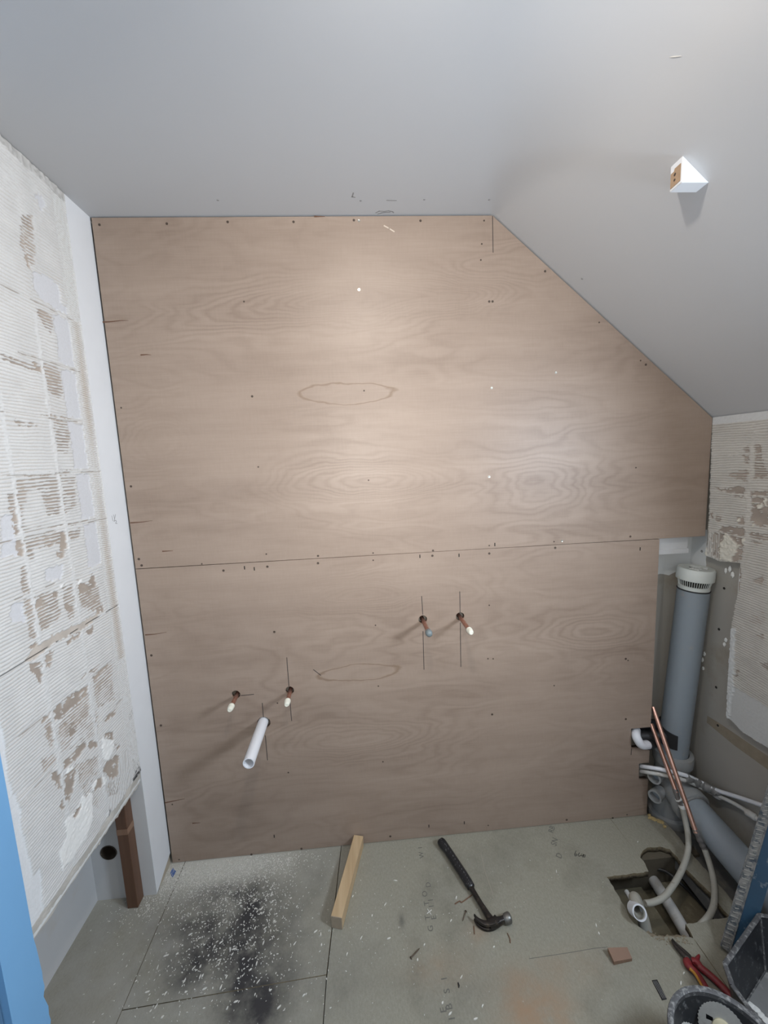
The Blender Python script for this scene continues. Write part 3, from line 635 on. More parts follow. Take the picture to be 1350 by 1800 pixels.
def spec_right(Y, Z, wy, wz):
    n = vnoise(Y*30, Z*30, 31); nf = vnoise(Y*160, Z*160, 32)
    curve = 0.03*np.sin((Z-1.1)*7)*(Y+0.2)
    vert = (Z > 1.09) & (Z < 1.245) & (Y > -0.10)
    p, groove, bare = layer(Y, Z, wy, wz, SOFT_R, HARD_R, np.where(vert, Y, Z+curve), 0.28+0.18*(vnoise(Y*7, Z*9, 33)-0.4))
    c0 = np.array([0.60, 0.585, 0.545])
    col = c0*(1-0.12*n[..., None])+np.zeros(Y.shape+(3,)); g = (groove*0.75)[..., None]; col = col*(1-g)+TAUPE*0.8*g
    h = 0.0012+0.0026*np.clip((p-0.05)/0.3, 0, 1)
    for gy in (-0.165,):
        d = np.abs(wy-gy); m = (d < 0.008) & (Z > 1.10); h[m] = np.maximum(h[m], 0.002+0.003*nf[m]); bare[m & (d < 0.006)] = False
    for gz in (1.245, 1.395, 1.54):
        d = np.abs(wz-gz); m = d < 0.005; h[m] = np.maximum(h[m], 0.002+0.003*nf[m]); bare[m & (d < 0.004)] = False
    top = Z > 1.655; col[top] = (0.62, 0.63, 0.63); h[top] = 0.0035; bare &= ~top
    col[bare] = BARE*(0.85+0.3*n[bare][:, None]); h[bare] = 0.0002
    for poly in FILL_R: m = inside(wy, wz, poly); col[m] = np.array([0.68, 0.66, 0.58]); h[m] = 0.004+0.003*nf[m]
    m = inside(wy, wz, CLEAN_R); col[m] = (0.55, 0.56, 0.555); h[m] = 0.0026
    m = inside(wy, wz, TRIM_R); col[m] = np.array([0.66, 0.68, 0.68])*(0.9+0.15*nf[m][:, None]); h[m] = 0.0055+0.0015*nf[m]
    h += 0.0006*(nf-0.5)
    return np.clip(col, 0.02, 0.85), h, inside(Y+(nf-0.5)*0.006, Z+(n-0.5)*0.006, BOUND_R)
relief('adhesive_layer', wall_right, -0.899, -0.001, 0.42, 1.682, 0.0034, 0.00155, XR, -1, spec_right)
# the board under that layer, ragged outline
bm = plate(ragged([p for p in BOUND_R], 0.03, 0.002, 3), [], lambda y, z, t: (XR+0.0005+t, y, z), 0.028)
obj('wall_board', bm, m_whitewall, wall_right)
obj('wall_board', B((XR+0.0005, -0.9, 0.30), (XG, -0.33, 1.72)), m_whitewall, wall_right)
# unpainted patches in the recess, filler crumbs, screw holes
bm = plate(ragged([(2.03, 1.24), (XG, 1.24), (XG, 1.06), (2.18, 1.055), (2.13, 1.035), (2.09, 1.045), (2.03, 1.03)], 0.02, 0.003, 8), [], lambda x, z, t: (x, YB-0.0015+t, z), 0.0014)
obj('bare_patch', bm, m_whitewall, wall_back)
bm = plate(ragged([(0.10, 1.06), (0.022, 1.055), (0.026, 1.24), (0.10, 1.24)], 0.02, 0.002, 9), [], lambda y, z, t: (XG-0.0015+t, y, z), 0.0014)
obj('bare_patch', bm, m_whitewall, wall_right)
rnd = random.Random(3)
def crumb(bm, c, s, nrm):
    r = bmesh.ops.create_icosphere(bm, subdivisions=1, radius=1.0)
    for v in r['verts']:
        q = Vector((v.co[i]*s[i]*rnd.uniform(0.7, 1.15) for i in range(3))); v.co = q+Vector(c)
for pth, s in (([(2.222,0.002,0.721),(2.222,0.003,0.658),(2.222,0.008,0.693)], 0.007), ([(2.222,-0.085,1.108),(2.222,-0.069,1.097),(2.222,-0.098,1.09)], 0.008), ([(2.222,-0.089,0.825),(2.222,-0.084,0.804)], 0.007)):
    bm = bmesh.new()
    for q in pth: crumb(bm, q, (0.004, s, s*1.6), None)
    obj('filler_blob', bm, m_plaster, wall_right)
for q in [(2.224,-0.065,1.025),(2.224,-0.055,0.854),(2.224,-0.06,0.611),(2.224,-0.079,0.458),(2.224,0.045,1.147)]:
    obj('screw_hole', L(q, (-1, 0, 0), [(0, 0.005), (0.0012, 0.0045), (0.0004, 0.002), (0, 0)], 10), m_dark, wall_right)
bm = prism(bmesh.new(), [(y, z) for x, y, z in [(2.224,-0.029,0.466),(2.224,-0.079,0.471),(2.224,-0.278,0.479),(2.224,-0.335,0.482),(2.224,-0.339,0.432),(2.224,-0.151,0.426),(2.224,-0.028,0.435)]], lambda y, z, t: (t, y, z), XG-0.0008, XG+0.001)
obj('old_glue_streak', bm, plain('old_glue', (0.27, 0.23, 0.17), 0.8, var=0.25, scale=40), wall_right)

# ------------------------------------------------------------------ floor of chipboard panels with a hole
floor = root('floor', (0, 0, 0), kind='structure', label='dusty green chipboard floor with a broken hole by the pipes')
HOLE = [(1.677,-0.228),(1.843,-0.225),(1.851,-0.197),(1.849,-0.173),(1.87,-0.153),(1.903,-0.137),(1.955,-0.138),(1.985,-0.152),(1.99,-0.185),(1.986,-0.234),(1.995,-0.277),(2.004,-0.316),(2.009,-0.324),(2.001,-0.359),(2.004,-0.391),(1.905,-0.398),(1.842,-0.398),(1.835,-0.438),(1.811,-0.433),(1.769,-0.426),(1.707,-0.422),(1.696,-0.403),(1.676,-0.378),(1.672,-0.362),(1.679,-0.335),(1.677,-0.311),(1.681,-0.263)]
hole = ragged(HOLE, 0.011, 0.0022, 11)
RE = [(2.009,-0.004),(2.056,-0.028),(2.061,-0.085),(2.054,-0.149),(2.055,-0.204),(2.056,-0.254),(2.058,-0.308),(2.056,-0.361)]      # ragged right edge of the boarding
redge = ragged(RE, 0.012, 0.0025, 12, False)
TH = 0.022
def flo(x, y, t): return (x, y, -TH+t)
gap = 0.0012
J1, J2, YJ = 0.055, 0.672, -0.430
J3a, J3b = (1.839,-0.002), (1.847,-0.187)
def panel(poly, holes=(), mats=None): 
    bm = plate(poly, holes, flo, TH)
    bm.faces.ensure_lookup_table()
    for f in bm.faces:
        f.normal_update(); f.material_index = 1 if abs(f.normal.z) < 0.5 else 0
    return obj('floor_panel', bm, [m_floor, m_chipedge], floor)
panel([(-0.30, 0.09), (J1-gap, 0.09), (J1-gap+0.004, YF), (-0.30, YF)])
panel([(J1+gap, 0.09), (J2+0.018-gap, 0.09), (J2-0.018-gap, YJ+gap+0.012), (J1+gap, YJ-0.012)])
panel([(J1+gap, YJ-0.012-2*gap), (J2-0.018-gap, YJ-gap+0.012), (J2-0.06, YF), (J1+gap, YF)])
# two big panels meeting at a joint that runs into the hole; the hole is cut out of the polygon outlines
iA = min(range(len(hole)), key=lambda k: (Vector(hole[k])-Vector((1.849,-0.173))).length)
iB = min(range(len(hole)), key=lambda k: (Vector(hole[k])-Vector((1.835,-0.438))).length)
def arc(i, j): 
    out = []; k = i
    while True:
        out.append(hole[k]); 
        if k == j: break
        k = (k+1) % len(hole)
    return out
hA = arc(iB, iA)                                      # left rim of the hole, bottom to top
hB = arc(iA, iB)                                      # right rim, top to bottom
yc = -0.452
jx = lambda y: J3a[0]+(J3b[0]-J3a[0])*(y-J3a[1])/(J3b[1]-J3a[1])
panel([(J2+0.018+gap, 0.09), (jx(0.09)-gap, 0.09)]+hA[::-1]+[(hole[iB][0]-gap, yc-gap), (hole[iB][0]-gap-0.03, YF), (J2-0.06+gap, YF), (J2-0.018+gap, YJ)])
obj('floor_crack', ink([(1.289,-0.439),(1.345,-0.438),(1.43,-0.436),(1.506,-0.433),(1.549,-0.434)], 0.0014, lambda x, y, t: (x, y, 0.0001+t), 0.0002), m_print, floor)
panel([(jx(0.09)+gap, 0.09), (2.02, 0.09)]+redge+[(2.03, -0.62), (2.05, YF), (hole[iB][0]+gap-0.03, YF), (hole[iB][0]+gap, yc-gap)]+hB[::-1])
obj('joist', B((1.62, -0.165, -0.20), (2.10, -0.115, -TH)), m_joist, floor)
obj('joist', B((1.45, -0.62, -0.20), (2.1, -0.50, -TH)), m_joist, floor)
obj('subfloor', B((-0.3, YF, -0.22), (2.3, 0.1, -0.16)), m_dust, floor)
obj('subfloor_board', B((1.73, -0.50, -0.16), (1.86, -0.17, -0.135)), m_dust, floor)
obj('subfloor_board', B((1.93, -0.55, -0.16), (2.03, -0.17, -0.125)), m_dust, floor)
obj('edge_plate', B((2.0, -1.6, -0.075), (XG, YB, -0.035)), m_membrane, floor, label='dark grey strip between the boarding and the wall')

def text(body, loc, rot, size, mat, parent, name='lettering', ext=0.0002):
    cu = bpy.data.curves.new(name, 'FONT'); cu.body = body; cu.size = size; cu.extrude = ext; cu.align_x = 'CENTER'; cu.align_y = 'CENTER'; cu.resolution_u = 3
    o = bpy.data.objects.new(name, cu); C.objects.link(o); o.location = loc; o.rotation_euler = rot; cu.materials.append(mat); o.parent = parent
    return o
for ch, p in (('E', (1.014,-0.296)), ('1', (1.012,-0.26)), ('1', (1.013,-0.24)), ('G', (0.997,-0.327)), ('T', (0.993,-0.294)), ('T', (0.997,-0.249)), ('O', (0.996,-0.217)), ('D', (1.014,-0.187)), ('I', (1.007,-0.041)), ('W', (1.007,-0.072)),
              ('S', (1.016,-0.491)), ('I', (1.014,-0.462)), ('B', (1.015,-0.526)), ('E', (0.997,-0.531)), ('I', (1.017,-0.551))):
    text(ch, (p[0], p[1], 0.0003), (0, 0, PI/2+0.04), 0.026, m_print, floor)
for ch, p in (('RB', (1.57,-0.021)), ('SN', (1.555,-0.075)), ('D', (1.545,-0.132))):
    text(ch, (p[0], p[1], 0.0003), (0, 0, 0.9), 0.030, m_print, floor)
flz = lambda x, y, t: (x, y, 0.0002+t)
for st in ([(1.619,-0.121),(1.606,-0.134),(1.605,-0.14),(1.613,-0.139),(1.616,-0.134),(1.608,-0.134)], [(1.629,-0.129),(1.619,-0.137),(1.619,-0.143),(1.628,-0.14)], [(1.634,-0.134),(1.629,-0.142),(1.639,-0.142),(1.64,-0.136),(1.631,-0.148)], [(1.636,-0.146),(1.64,-0.138),(1.646,-0.141),(1.64,-0.148),(1.635,-0.147)]):
    obj('handwriting', ink(st, 0.0018, flz), m_ink, floor, label='handwritten 640 on the boarding')
obj('scratch', ink([(1.244,-0.086),(1.237,-0.157),(1.24,-0.246)], 0.002, flz), plain('floor_scratch', (0.33, 0.30, 0.24), 0.8), floor)

# ------------------------------------------------------------------ plywood sheets
py_ = lambda x, z, t: (x, t, z)
up = root('plywood_sheet', (0, 0, 0), 'upper plywood sheet cut to the slope of the ceiling', 'plywood', 'plywood wall sheets')
g = 0.004
outer = [(0.0065, 1.2212), (2.192, 1.2212), (2.192, ZS-0.003), (XS-0.002, ZC-g), (0.0065, ZC-g)]
obj('board', plate(outer, [], py_, 0.018), m_ply, up)
lo = root('plywood_sheet', (0, 0, 0), 'lower plywood sheet with pipes coming through its holes', 'plywood', 'plywood wall sheets')
n1a, n1b, n2a, n2b = (1.917,0.415), (1.921,0.323), (1.958,0.251), (1.961,0.173)
xe = 2.0027
outer = [(0.0065, 0.003), (xe, 0.003), (xe, n2b[1]), (n2b[0], n2b[1]), (n2a[0], n2a[1]), (xe, n2a[1]), (xe, n1b[1]), (n1b[0], n1b[1]), (n1a[0], n1a[1]+0.0), (xe, n1a[1]), (xe, 1.2188), (0.0065, 1.2188)]
HC = {'a': (0.318,0.703), 'b': (0.523,0.703), 'w': (0.414,0.577), 'c': (1.053,0.954), 'd': (1.2,0.956)}
obj('board', plate(outer, [ring2(HC[k], 0.0255 if k == 'w' else 0.0168, 28) for k in HC], py_, 0.018), m_ply, lo)
def py_part(name, parent, bm, mat, **k): return obj(name, bm, mat, parent, **k)
screws_u = [(0.029,2.376),(0.243,2.378),(0.44,2.382),(0.657,2.381),(0.86,2.385),(1.088,2.382),(1.31,2.381),(0.472,2.131),(1.326,2.116),(1.338,2.116),(0.473,1.816),(0.867,1.823),(0.026,1.792),(0.474,1.569),(0.868,1.503),(0.026,1.52),(1.894,1.504),(1.733,2.037),(1.896,1.899),(1.917,1.884),(1.529,2.214),(0.477,1.248),(0.666,1.23),(0.872,1.229),(1.1,1.225),(1.318,1.232),(1.574,1.233),(1.882,1.236),(1.297,2.254),(1.301,2.306)]
shiny_u = [(0.866,2.163),(1.332,1.818),(1.573,1.865),(1.32,1.495),(0.877,2.383),(1.606,1.234)]
screws_l = [(0.477,1.2),(0.664,1.202),(0.871,1.201),(1.097,1.205),(1.318,1.201),(1.579,1.208),(0.242,1.225),(0.317,1.195),(0.022,1.256),(0.029,1.232),(0.483,0.945),(0.868,0.944),(1.316,0.994),(1.309,0.773),(1.33,0.771),(0.868,0.693),(1.582,0.636),(1.882,0.728),(1.892,0.72),(1.324,0.532),(0.872,0.365),(0.493,0.355),(0.027,0.601),(0.024,0.886),(0.033,0.262),(1.892,0.461),(1.85,0.003),(1.914,0.012),(1.645,0.017),(1.303,0.028),(0.319,0.004),(0.521,0.007),(0.033,0.014),(0.888,0.023),(0.473,0.655)]
slots_l = [(0.394,1.201),(1.049,1.206),(1.2,1.201),(1.924,1.184),(0.429,1.195),(1.34,1.235),(1.051,0.053),(1.201,0.052),(0.416,0.077)]
sm_mesh = {}
def screw_at(p, parent, mat, r):
    key = (mat.name, r)
    if key not in sm_mesh:
        bm = L((0, 0, 0), (0, -1, 0), [(0, r), (0.0007, r*0.95), (0.0007, r*0.62), (0.0002, r*0.30), (0.0002, 0)], 12)
        me = bpy.data.meshes.new('screw'); bmesh.ops.recalc_face_normals(bm, faces=bm.faces); bm.to_mesh(me); bm.free(); me.materials.append(mat); sm_mesh[key] = me
    o = bpy.data.objects.new('screw', sm_mesh[key]); C.objects.link(o); o.parent = parent
    o.location = Vector((p[0], 0.0, p[1]))-Vector(parent['origin'])
    return o
rs = random.Random(5)
for p in screws_u: screw_at(p, up, m_screw, 0.0030 if rs.random() < 0.55 else 0.0042)
for p in shiny_u: tag(screw_at(p, up, m_zinc, 0.0050), 'bright zinc screw head')
for p in screws_l: screw_at(p, lo, m_screw, 0.0030 if rs.random() < 0.4 else 0.0046)
for p in slots_l: obj('slot_mark', B((p[0]-0.0018, -0.0006, p[1]-0.0065), (p[0]+0.0018, 0.0, p[1]+0.0065)), m_dark, lo)
pl = lambda x, z, t: (x, -0.0001-t, z)
for st in ([(1.051,1.048),(1.053,0.975)], [(1.052,0.906),(1.051,0.748)], [(1.2,1.057),(1.2,0.972)], [(1.2,0.93),(1.199,0.748)], [(0.522,0.839),(0.522,0.722)], [(0.521,0.665),(0.522,0.576)], [(0.338,0.698),(0.386,0.699)], [(0.415,0.66),(0.415,0.602)], [(0.416,0.523),(0.416,0.417)], [(0.62,0.782),(0.647,0.756)]):
    obj('pencil_line', ink(st, 0.0024, pl), m_mark, lo)
obj('pencil_line', ink([(1.34,2.395),(1.341,2.278)], 0.0022, pl), m_mark, up)
obj('saw_cut', ink([(n1b[0]+0.001, n1b[1]), (n1b[0]+0.0, n1b[1]-0.028)], 0.0025, pl), m_mark, lo)
m_split = plain('split_grain', (0.13, 0.065, 0.04), 0.8, var=0.4, scale=90)
for par, st in ((up, [(0.001,2.074),(0.029,2.075),(0.061,2.078),(0.085,2.078)]), (up, [(0.008,1.39),(0.05,1.391),(0.086,1.394)]), (up, [(0.111,1.965),(0.132,1.966),(0.146,1.964)]), (lo, [(0.011,0.968),(0.045,0.968),(0.089,0.973)]), (lo, [(0.006,0.272),(0.05,0.278),(0.083,0.282)]), (up, [(0.107,1.28),(0.145,1.28)]), (up, [(0.727,2.397),(0.763,2.397)]), (lo, [(0.101,0.171),(0.132,0.17)])):
    a, b = Vector(st[0]), Vector(st[-1]); bm = bmesh.new()
    P = [Vector(q) for q in st]; w = [0.0048*(1-k/(len(P)-0.6)) for k in range(len(P))]
    prism(bm, [(q.x, q.y+w[k]/2) for k, q in enumerate(P)]+[(q.x, q.y-w[k]/2) for k, q in list(enumerate(P))[::-1]], pl, 0, 0.0004)
    obj('grain_split', bm, m_split, par)
m_smear = plain('pale_scuff', (0.62, 0.53, 0.44), 0.7, var=0.1)
obj('scuff', ink([(0.962,2.367),(0.979,2.358),(0.996,2.348)], 0.004, pl), m_smear, up)
# marks and nail dots on the ceiling
cl_ = lambda x, y, t: (x, y, ZC-t)
for st in ([(0.935,-0.012),(0.946,-0.022),(0.962,-0.02),(0.977,-0.023),(0.991,-0.018),(0.995,-0.012)], [(0.942,-0.006),(0.955,-0.012),(0.968,-0.015),(0.983,-0.015)], [(0.86,-0.115),(0.856,-0.096),(0.865,-0.093)], [(0.967,-0.078),(0.998,-0.077)]):
    obj('scuff', ink(st, 0.004, cl_), m_scuff, ceiling)
for p in [(0.437,-0.081),(0.883,-0.076),(1.088,-0.081),(1.302,-0.079)]: obj('nail_head', L((p[0], p[1], ZC), (0, 0, -1), [(0, 0.004), (0.001, 0.003), (0.001, 0)], 8), m_scuff, ceiling)
q = Vector((1.628,-0.066,2.16)); obj('nail_head', L(q, (-SL, 0, -1), [(0, 0.004), (0.001, 0.003), (0.001, 0)], 8), m_scuff, slope)
a, b = Vector((1.45,-0.658,2.309)), Vector((1.467,-0.676,2.295)); nn = Vector((-SL, 0, -1)).normalized()
obj('scuff', S([a+nn*0.0005, (a+b)/2+nn*0.0008, b+nn*0.0005], [0.001, 0.0018, 0.001], 6), plain('faint_smear', (0.50, 0.49, 0.47), 0.8), slope)
# "1/2" pencilled on the white strip, hatch marks
lw = lambda y, z, t: (0.0002+t, y, z)
for st in ([(-0.088,1.428),(-0.086,1.41)], [(-0.078,1.43),(-0.075,1.414)], [(-0.067,1.43),(-0.08,1.407)], [(-0.078,1.409),(-0.069,1.41),(-0.067,1.405),(-0.073,1.4),(-0.064,1.398)]): obj('handwriting', ink(st, 0.0016, lw), m_scuff, wall_left)

# ------------------------------------------------------------------ pipe tails coming through the plywood
def tail(key, length, label, cap='white', lean=(0, 0), z_off=-0.006):
    cx, cz = HC[key]; r = root('copper_pipe_tail', (cx, 0, cz), label, 'pipe', 'capped copper tails through the plywood')
    a = Vector((cx, 0.085, cz+z_off)); b = Vector((cx+lean[0], -length, cz+z_off+lean[1])); d = (b-a).normalized()
    obj('copper_pipe', S([a, b-d*0.018], 0.0076, 14), m_oldcopper, r, True)
    if cap == 'white':
        prof = [(-0.030, 0.0095), (-0.029, 0.0108), (-0.022, 0.0112), (-0.021, 0.0102), (-0.014, 0.0110), (-0.006, 0.0096), (-0.001, 0.0075), (0.0, 0.005), (-0.001, 0.0046), (-0.001, 0)]
        obj('stop_end', L(b, d, prof, 18), m_cap, r, True, label='white plastic stop end')
    else:
        obj('stop_end', L(b, d, [(-0.028, 0.0090), (-0.024, 0.0118), (-0.012, 0.0128), (-0.004, 0.0112), (0, 0.007), (0.0006, 0)], 18), m_capgrey, r, True, label='grey domed stop end')
tail('c', 0.123, 'capped copper pipe with a grey domed end, coming through the plywood', 'grey', (0.004, 0.0))
tail('d', 0.141, 'white-capped copper pipe beside the grey-capped one', 'white', (0.004, 0.001))
tail('a', 0.090, 'white-capped copper pipe on the upper left of the white waste pipe', 'white', (0.003, 0))
tail('b', 0.084, 'white-capped copper pipe just above and right of the white waste pipe', 'white', (0.002, -0.001))
wx, wz = HC['w']
obj('waste_pipe', pipe(bmesh.new(), [(wx-0.003, 0.085, wz+0.001), (wx-0.003, -0.212, wz-0.001)], 0.0195, 0.0165, 32), m_pvc, None, True, 'open white plastic waste pipe sticking out of the plywood', 'pipe', origin=(wx, 0, wz))

# ------------------------------------------------------------------ soil pipe in the corner
Ptop, Pbot = Vector((2.162, 0.006, 1.005)), Vector((2.124, 0.022, 0.27)); ax = (Ptop-Pbot).normalized()
soil = root('soil_pipe', (2.11, 0.02, 0.0), 'grey soil pipe with a white vent cap standing in the corner', 'pipe')
obj('stack_pipe', S([Pbot-ax*0.06, Ptop], 0.055, 40), m_soil, soil, True)
pv = Ptop+ax*0.0
valve = obj('vent_cap', L(pv, ax, [(0.000, 0.0505), (0.001, 0.0535), (0.014, 0.0535), (0.0155, 0.046), (0.037, 0.047), (0.039, 0.060), (0.041, 0.0640), (0.082, 0.0640), (0.087, 0.061), (0.0885, 0.052), (0.086, 0.046), (0.0865, 0)], 44), m_aav, soil, True, label='white vent cap on top of the pipe')
a_, b_ = frame_for(ax)
bm = bmesh.new()
for k in range(44):
    t = 2*PI*k/44; d = a_*math.cos(t)+b_*math.sin(t); s_ = a_*-math.sin(t)+b_*math.cos(t)
    p0 = pv+d*0.0510+ax*0.014; p1 = pv+d*0.0565+ax*0.040
    sweep(bm, [p0, p1], [0.0012, 0.0014], 4)
obj('grille_bars', bm, m_aav, valve, kind='stuff')
obj('grille_core', L(pv, ax, [(0.0155, 0.0475), (0.0375, 0.0485)], 36), m_dark, valve)
bm = bmesh.new()
for k in range(9):
    t = rnd.uniform(0, 2*PI); r0 = rnd.uniform(0.0, 0.04); crumb(bm, pv+ax*0.0875+a_*r0*math.cos(t)+b_*r0*math.sin(t), (rnd.uniform(.006, .014), rnd.uniform(.006, .014), 0.0018), None)
obj('plaster_spill', bm, m_plaster, valve)
obj('slot', B(pv+ax*0.088+Vector((-0.022, -0.012, -0.001)), pv+ax*0.0885+Vector((-0.017, 0.012, 0.0004))), m_dark, valve)
obj('collar', L(pv-ax*0.004, ax, [(0, 0.0555), (0.001, 0.0565), (0.004, 0.0565), (0.005, 0.052)], 36), m_black, soil, True)
# branch fitting at the foot
bx, by = 2.118, 0.022
bf = obj('branch_fitting', L((bx, by, -0.035), (0.03, 0, 1), [(0, 0.078), (0.018, 0.080), (0.03, 0.078), (0.036, 0.066), (0.09, 0.064), (0.24, 0.063), (0.262, 0.066), (0.268, 0.073), (0.300, 0.0745), (0.312, 0.072), (0.314, 0.0565)], 40), m_soillight, soil, True, label='light grey branch fitting with sockets')
for p in (Vector((1.995,-0.045,0.222)), Vector((2.002,-0.045,0.134))):
    d = Vector((-0.86, -0.50, 0.05)).normalized()
    obj('boss_socket', pipe(bmesh.new(), [p-d*0.05, p-d*0.012, p-d*0.0115, p+d*0.008], [0.0225, 0.0225, 0.0255, 0.0255], [0.0195]*4, 24), m_soillight, bf, True)
    obj('boss_plug', L(p-d*0.022, d, [(0, 0.0194), (0.0, 0)], 20), m_soil, bf)
hz = lambda y: 0.137+(-0.09-y)*-0.115
HX = 2.105
dA = Vector((HX, -0.085, hz(-0.085))); dB = Vector((HX+0.004, -1.1, hz(-0.085)-0.10)); dh = (dB-dA).normalized()
obj('branch_arm', S([(bx, by, 0.16), (bx-0.004, -0.03, 0.150), dA-dh*0.02, dA, dA+dh*0.002, dA+dh*0.034, dA+dh*0.035], [0.060, 0.061, 0.062, 0.063, 0.0685, 0.0690, 0.0675], 36), m_soillight, bf, True)
obj('seal_ring', L(dA+dh*0.034, dh, [(0, 0.0620), (0.002, 0.0625), (0.006, 0.0600), (0.007, 0.0555)], 36), m_tape, bf, True)
obj('branch_pipe', S([dA, dB], 0.055, 40), m_soil, soil, True)
# black strap boss round the stack
zs = 0.362; pc = Pbot+ax*((zs-Pbot.z)/ax.z)
bm = bmesh.new(); N = 18
ringo = []
for zz in (-0.044, 0.044):
    for rr in (0.0560, 0.0605):
        ringo.append([bm.verts.new(pc+Vector((math.cos(t)*rr, math.sin(t)*rr, zz+(-0.022 if zz > 0 else 0.004)*i/N))) for i, t in enumerate([math.radians(118+122*k/N) for k in range(N+1)])])
for i in range(N):
    for A_, B_ in ((0, 1), (3, 2), (1, 3), (2, 0)):
        bm.faces.new((ringo[A_][i], ringo[A_][i+1], ringo[B_][i+1], ringo[B_][i]))
for i in (0, N): bm.faces.new([ringo[0][i], ringo[1][i], ringo[3][i], ringo[2][i]])
boss = obj('strap_boss', bm, m_black, soil, True, label='black strap boss clamped round the pipe')
sp = pc+Vector((-0.045, 0.002, -0.008))
obj('spigot', S([sp, sp+Vector((-0.02, -0.002, 0)), sp+Vector((-0.022, -0.002, 0)), Vector((1.972, 0.032, 0.352))], [0.029, 0.029, 0.0255, 0.0255], 28), m_black, boss, True)

# white waste elbow in its notch
p = [(1.961,0.03,0.384),(1.936,-0.004,0.39),(1.934,-0.018,0.377),(1.951,-0.02,0.354),(1.99,-0.006,0.34),(2.022,0.01,0.33)]
we = root('waste_elbow', p[2], 'short white plastic elbow in the notch of the plywood, joined to the black boss', 'pipe')
obj('elbow', S(spline(p[:5], 6), 0.0172, 24), m_pvc, we, True)
q4, q5 = Vector(p[4]), Vector(p[5]); obj('rubber_collar', S([q4-(q5-q4)*0.12, q5, Vector((2.03, 0.028, 0.352))], [0.0195, 0.0205, 0.0205], 24), m_black, we, True)
obj('rubber_collar', S([Vector(p[0])+Vector((0.01, 0.02, 0.014)), Vector(p[0])+Vector((0.11, 0.03, -0.006))], [0.022, 0.022], 20), m_black, we, True)

# two copper supplies running down in front of it, each ending in plastic pipe
def supply(top, bot, joint, plast, label, fat=0.0082):
    top, bot = Vector(top), Vector(bot); r = root('water_pipe', bot, label, 'pipe', 'copper supplies beside the plywood')
    d = (bot-top).normalized()
    obj('copper_pipe', S([top, bot], fat, 14), m_copper, r, True)
    J = [Vector(j) for j in joint]
    bm = bmesh.new(); n = len(J)
    sweep(bm, spline([bot-d*0.012]+J, 3), [0.0092+0.0018*math.sin(i*2.1) for i in range(3*n+1)], 12)
    fj = obj('fitting', bm, m_solder, r, True)
    obj('plastic_pipe', S(spline([J[-1]]+[Vector(q) for q in plast], 8), 0.0098, 14), m_pex, r, True)
    return r, fj, J
r1, f1, J1_ = supply((2.013,0.012,0.421), (2.021,-0.128,0.224), [(2.024,-0.134,0.201),(2.036,-0.142,0.17)], [(2.039,-0.155,0.13),(2.031,-0.18,0.094),(2.014,-0.205,0.06),(1.974,-0.238,0.04),(1.922,-0.272,0.026),(1.865,-0.305,0.02),(1.82,-0.325,0.013),(1.778,-0.333,0.01),(1.747,-0.336,0.013)],
    'copper pipe whose plastic tail curls through the floor hole to the white elbow')
obj('cement_lump', S([J1_[0], J1_[0]+Vector((0.002, -0.002, -0.004))], 0.012, 8), m_plaster, f1)
obj('cement_lump', S([J1_[1]+Vector((0, 0, 0.010)), J1_[1]], [0.012, 0.0125], 10), m_plaster, f1)
supply((2.017,0.012,0.498), (2.023,-0.225,0.143), [(2.031,-0.23,0.124),(2.038,-0.236,0.105),(2.045,-0.242,0.089)], [(2.045,-0.262,0.059),(2.034,-0.292,0.035),(2.011,-0.325,0.019),(1.979,-0.358,0.011),(1.951,-0.376,-0.001),(1.922,-0.388,-0.01),(1.892,-0.395,-0.024)],
    'copper pipe whose plastic tail drops into the near right corner of the floor hole')

# white 15 mm plastic pipes out of the lower notch, taped together
ra, rb = [(1.979,0.035,0.209),(1.973,-0.03,0.257),(2.011,-0.066,0.272),(2.091,-0.088,0.257)], [(1.978,0.032,0.188),(1.971,-0.033,0.236),(2.01,-0.068,0.25),(2.089,-0.091,0.237)]
qa = [(2.16,-0.081,0.216),(2.19,-0.128,0.216),(2.205,-0.207,0.254),(2.207,-0.307,0.308),(2.207,-0.395,0.357)]
qb = [(2.155,-0.086,0.197),(2.19,-0.125,0.193),(2.205,-0.187,0.211),(2.207,-0.247,0.226)]
wa = root('white_plastic_pipe', ra[0], 'upper of the two white plastic pipes taped together, running straight along the wall', 'pipe', 'taped white pipes')
obj('pipe', S(spline([Vector(v) for v in ra+qa], 6), 0.0076, 14), m_pvc, wa, True)
wb = root('white_plastic_pipe', rb[0], 'lower of the two white plastic pipes taped together, with a coupling near its end', 'pipe', 'taped white pipes')
obj('pipe', S(spline([Vector(v) for v in rb+qb]+[Vector(v) for v in [(2.207,-0.293,0.231),(2.207,-0.36,0.238)]], 6), 0.0074, 14), m_pvcold, wb, True)
ca, cb = Vector((2.206,-0.235,0.221)), Vector((2.206,-0.271,0.231)); obj('coupling', S([ca, ca+(cb-ca)*0.1, ca+(cb-ca)*0.9, cb], [0.008, 0.0125, 0.0125, 0.008], 16), m_pvcold, wb, True)
tp = [(Vector(a)+Vector(b))/2 for a, b in zip(ra[3:]+qa[:2], rb[3:]+qb[:2])]
tp = spline([tp[0], tp[1], tp[2], Vector((2.195,-0.13,0.182))], 6)
obj('pipe_tape', S(tp, [(0.0125+0.004*math.sin(i*1.7), 0.017+0.003*math.cos(i*2.3)) for i in range(len(tp))], 14), m_tape, None, True, 'crumpled grey tape wrapped round the two white pipes', 'tape', origin=tp[0])

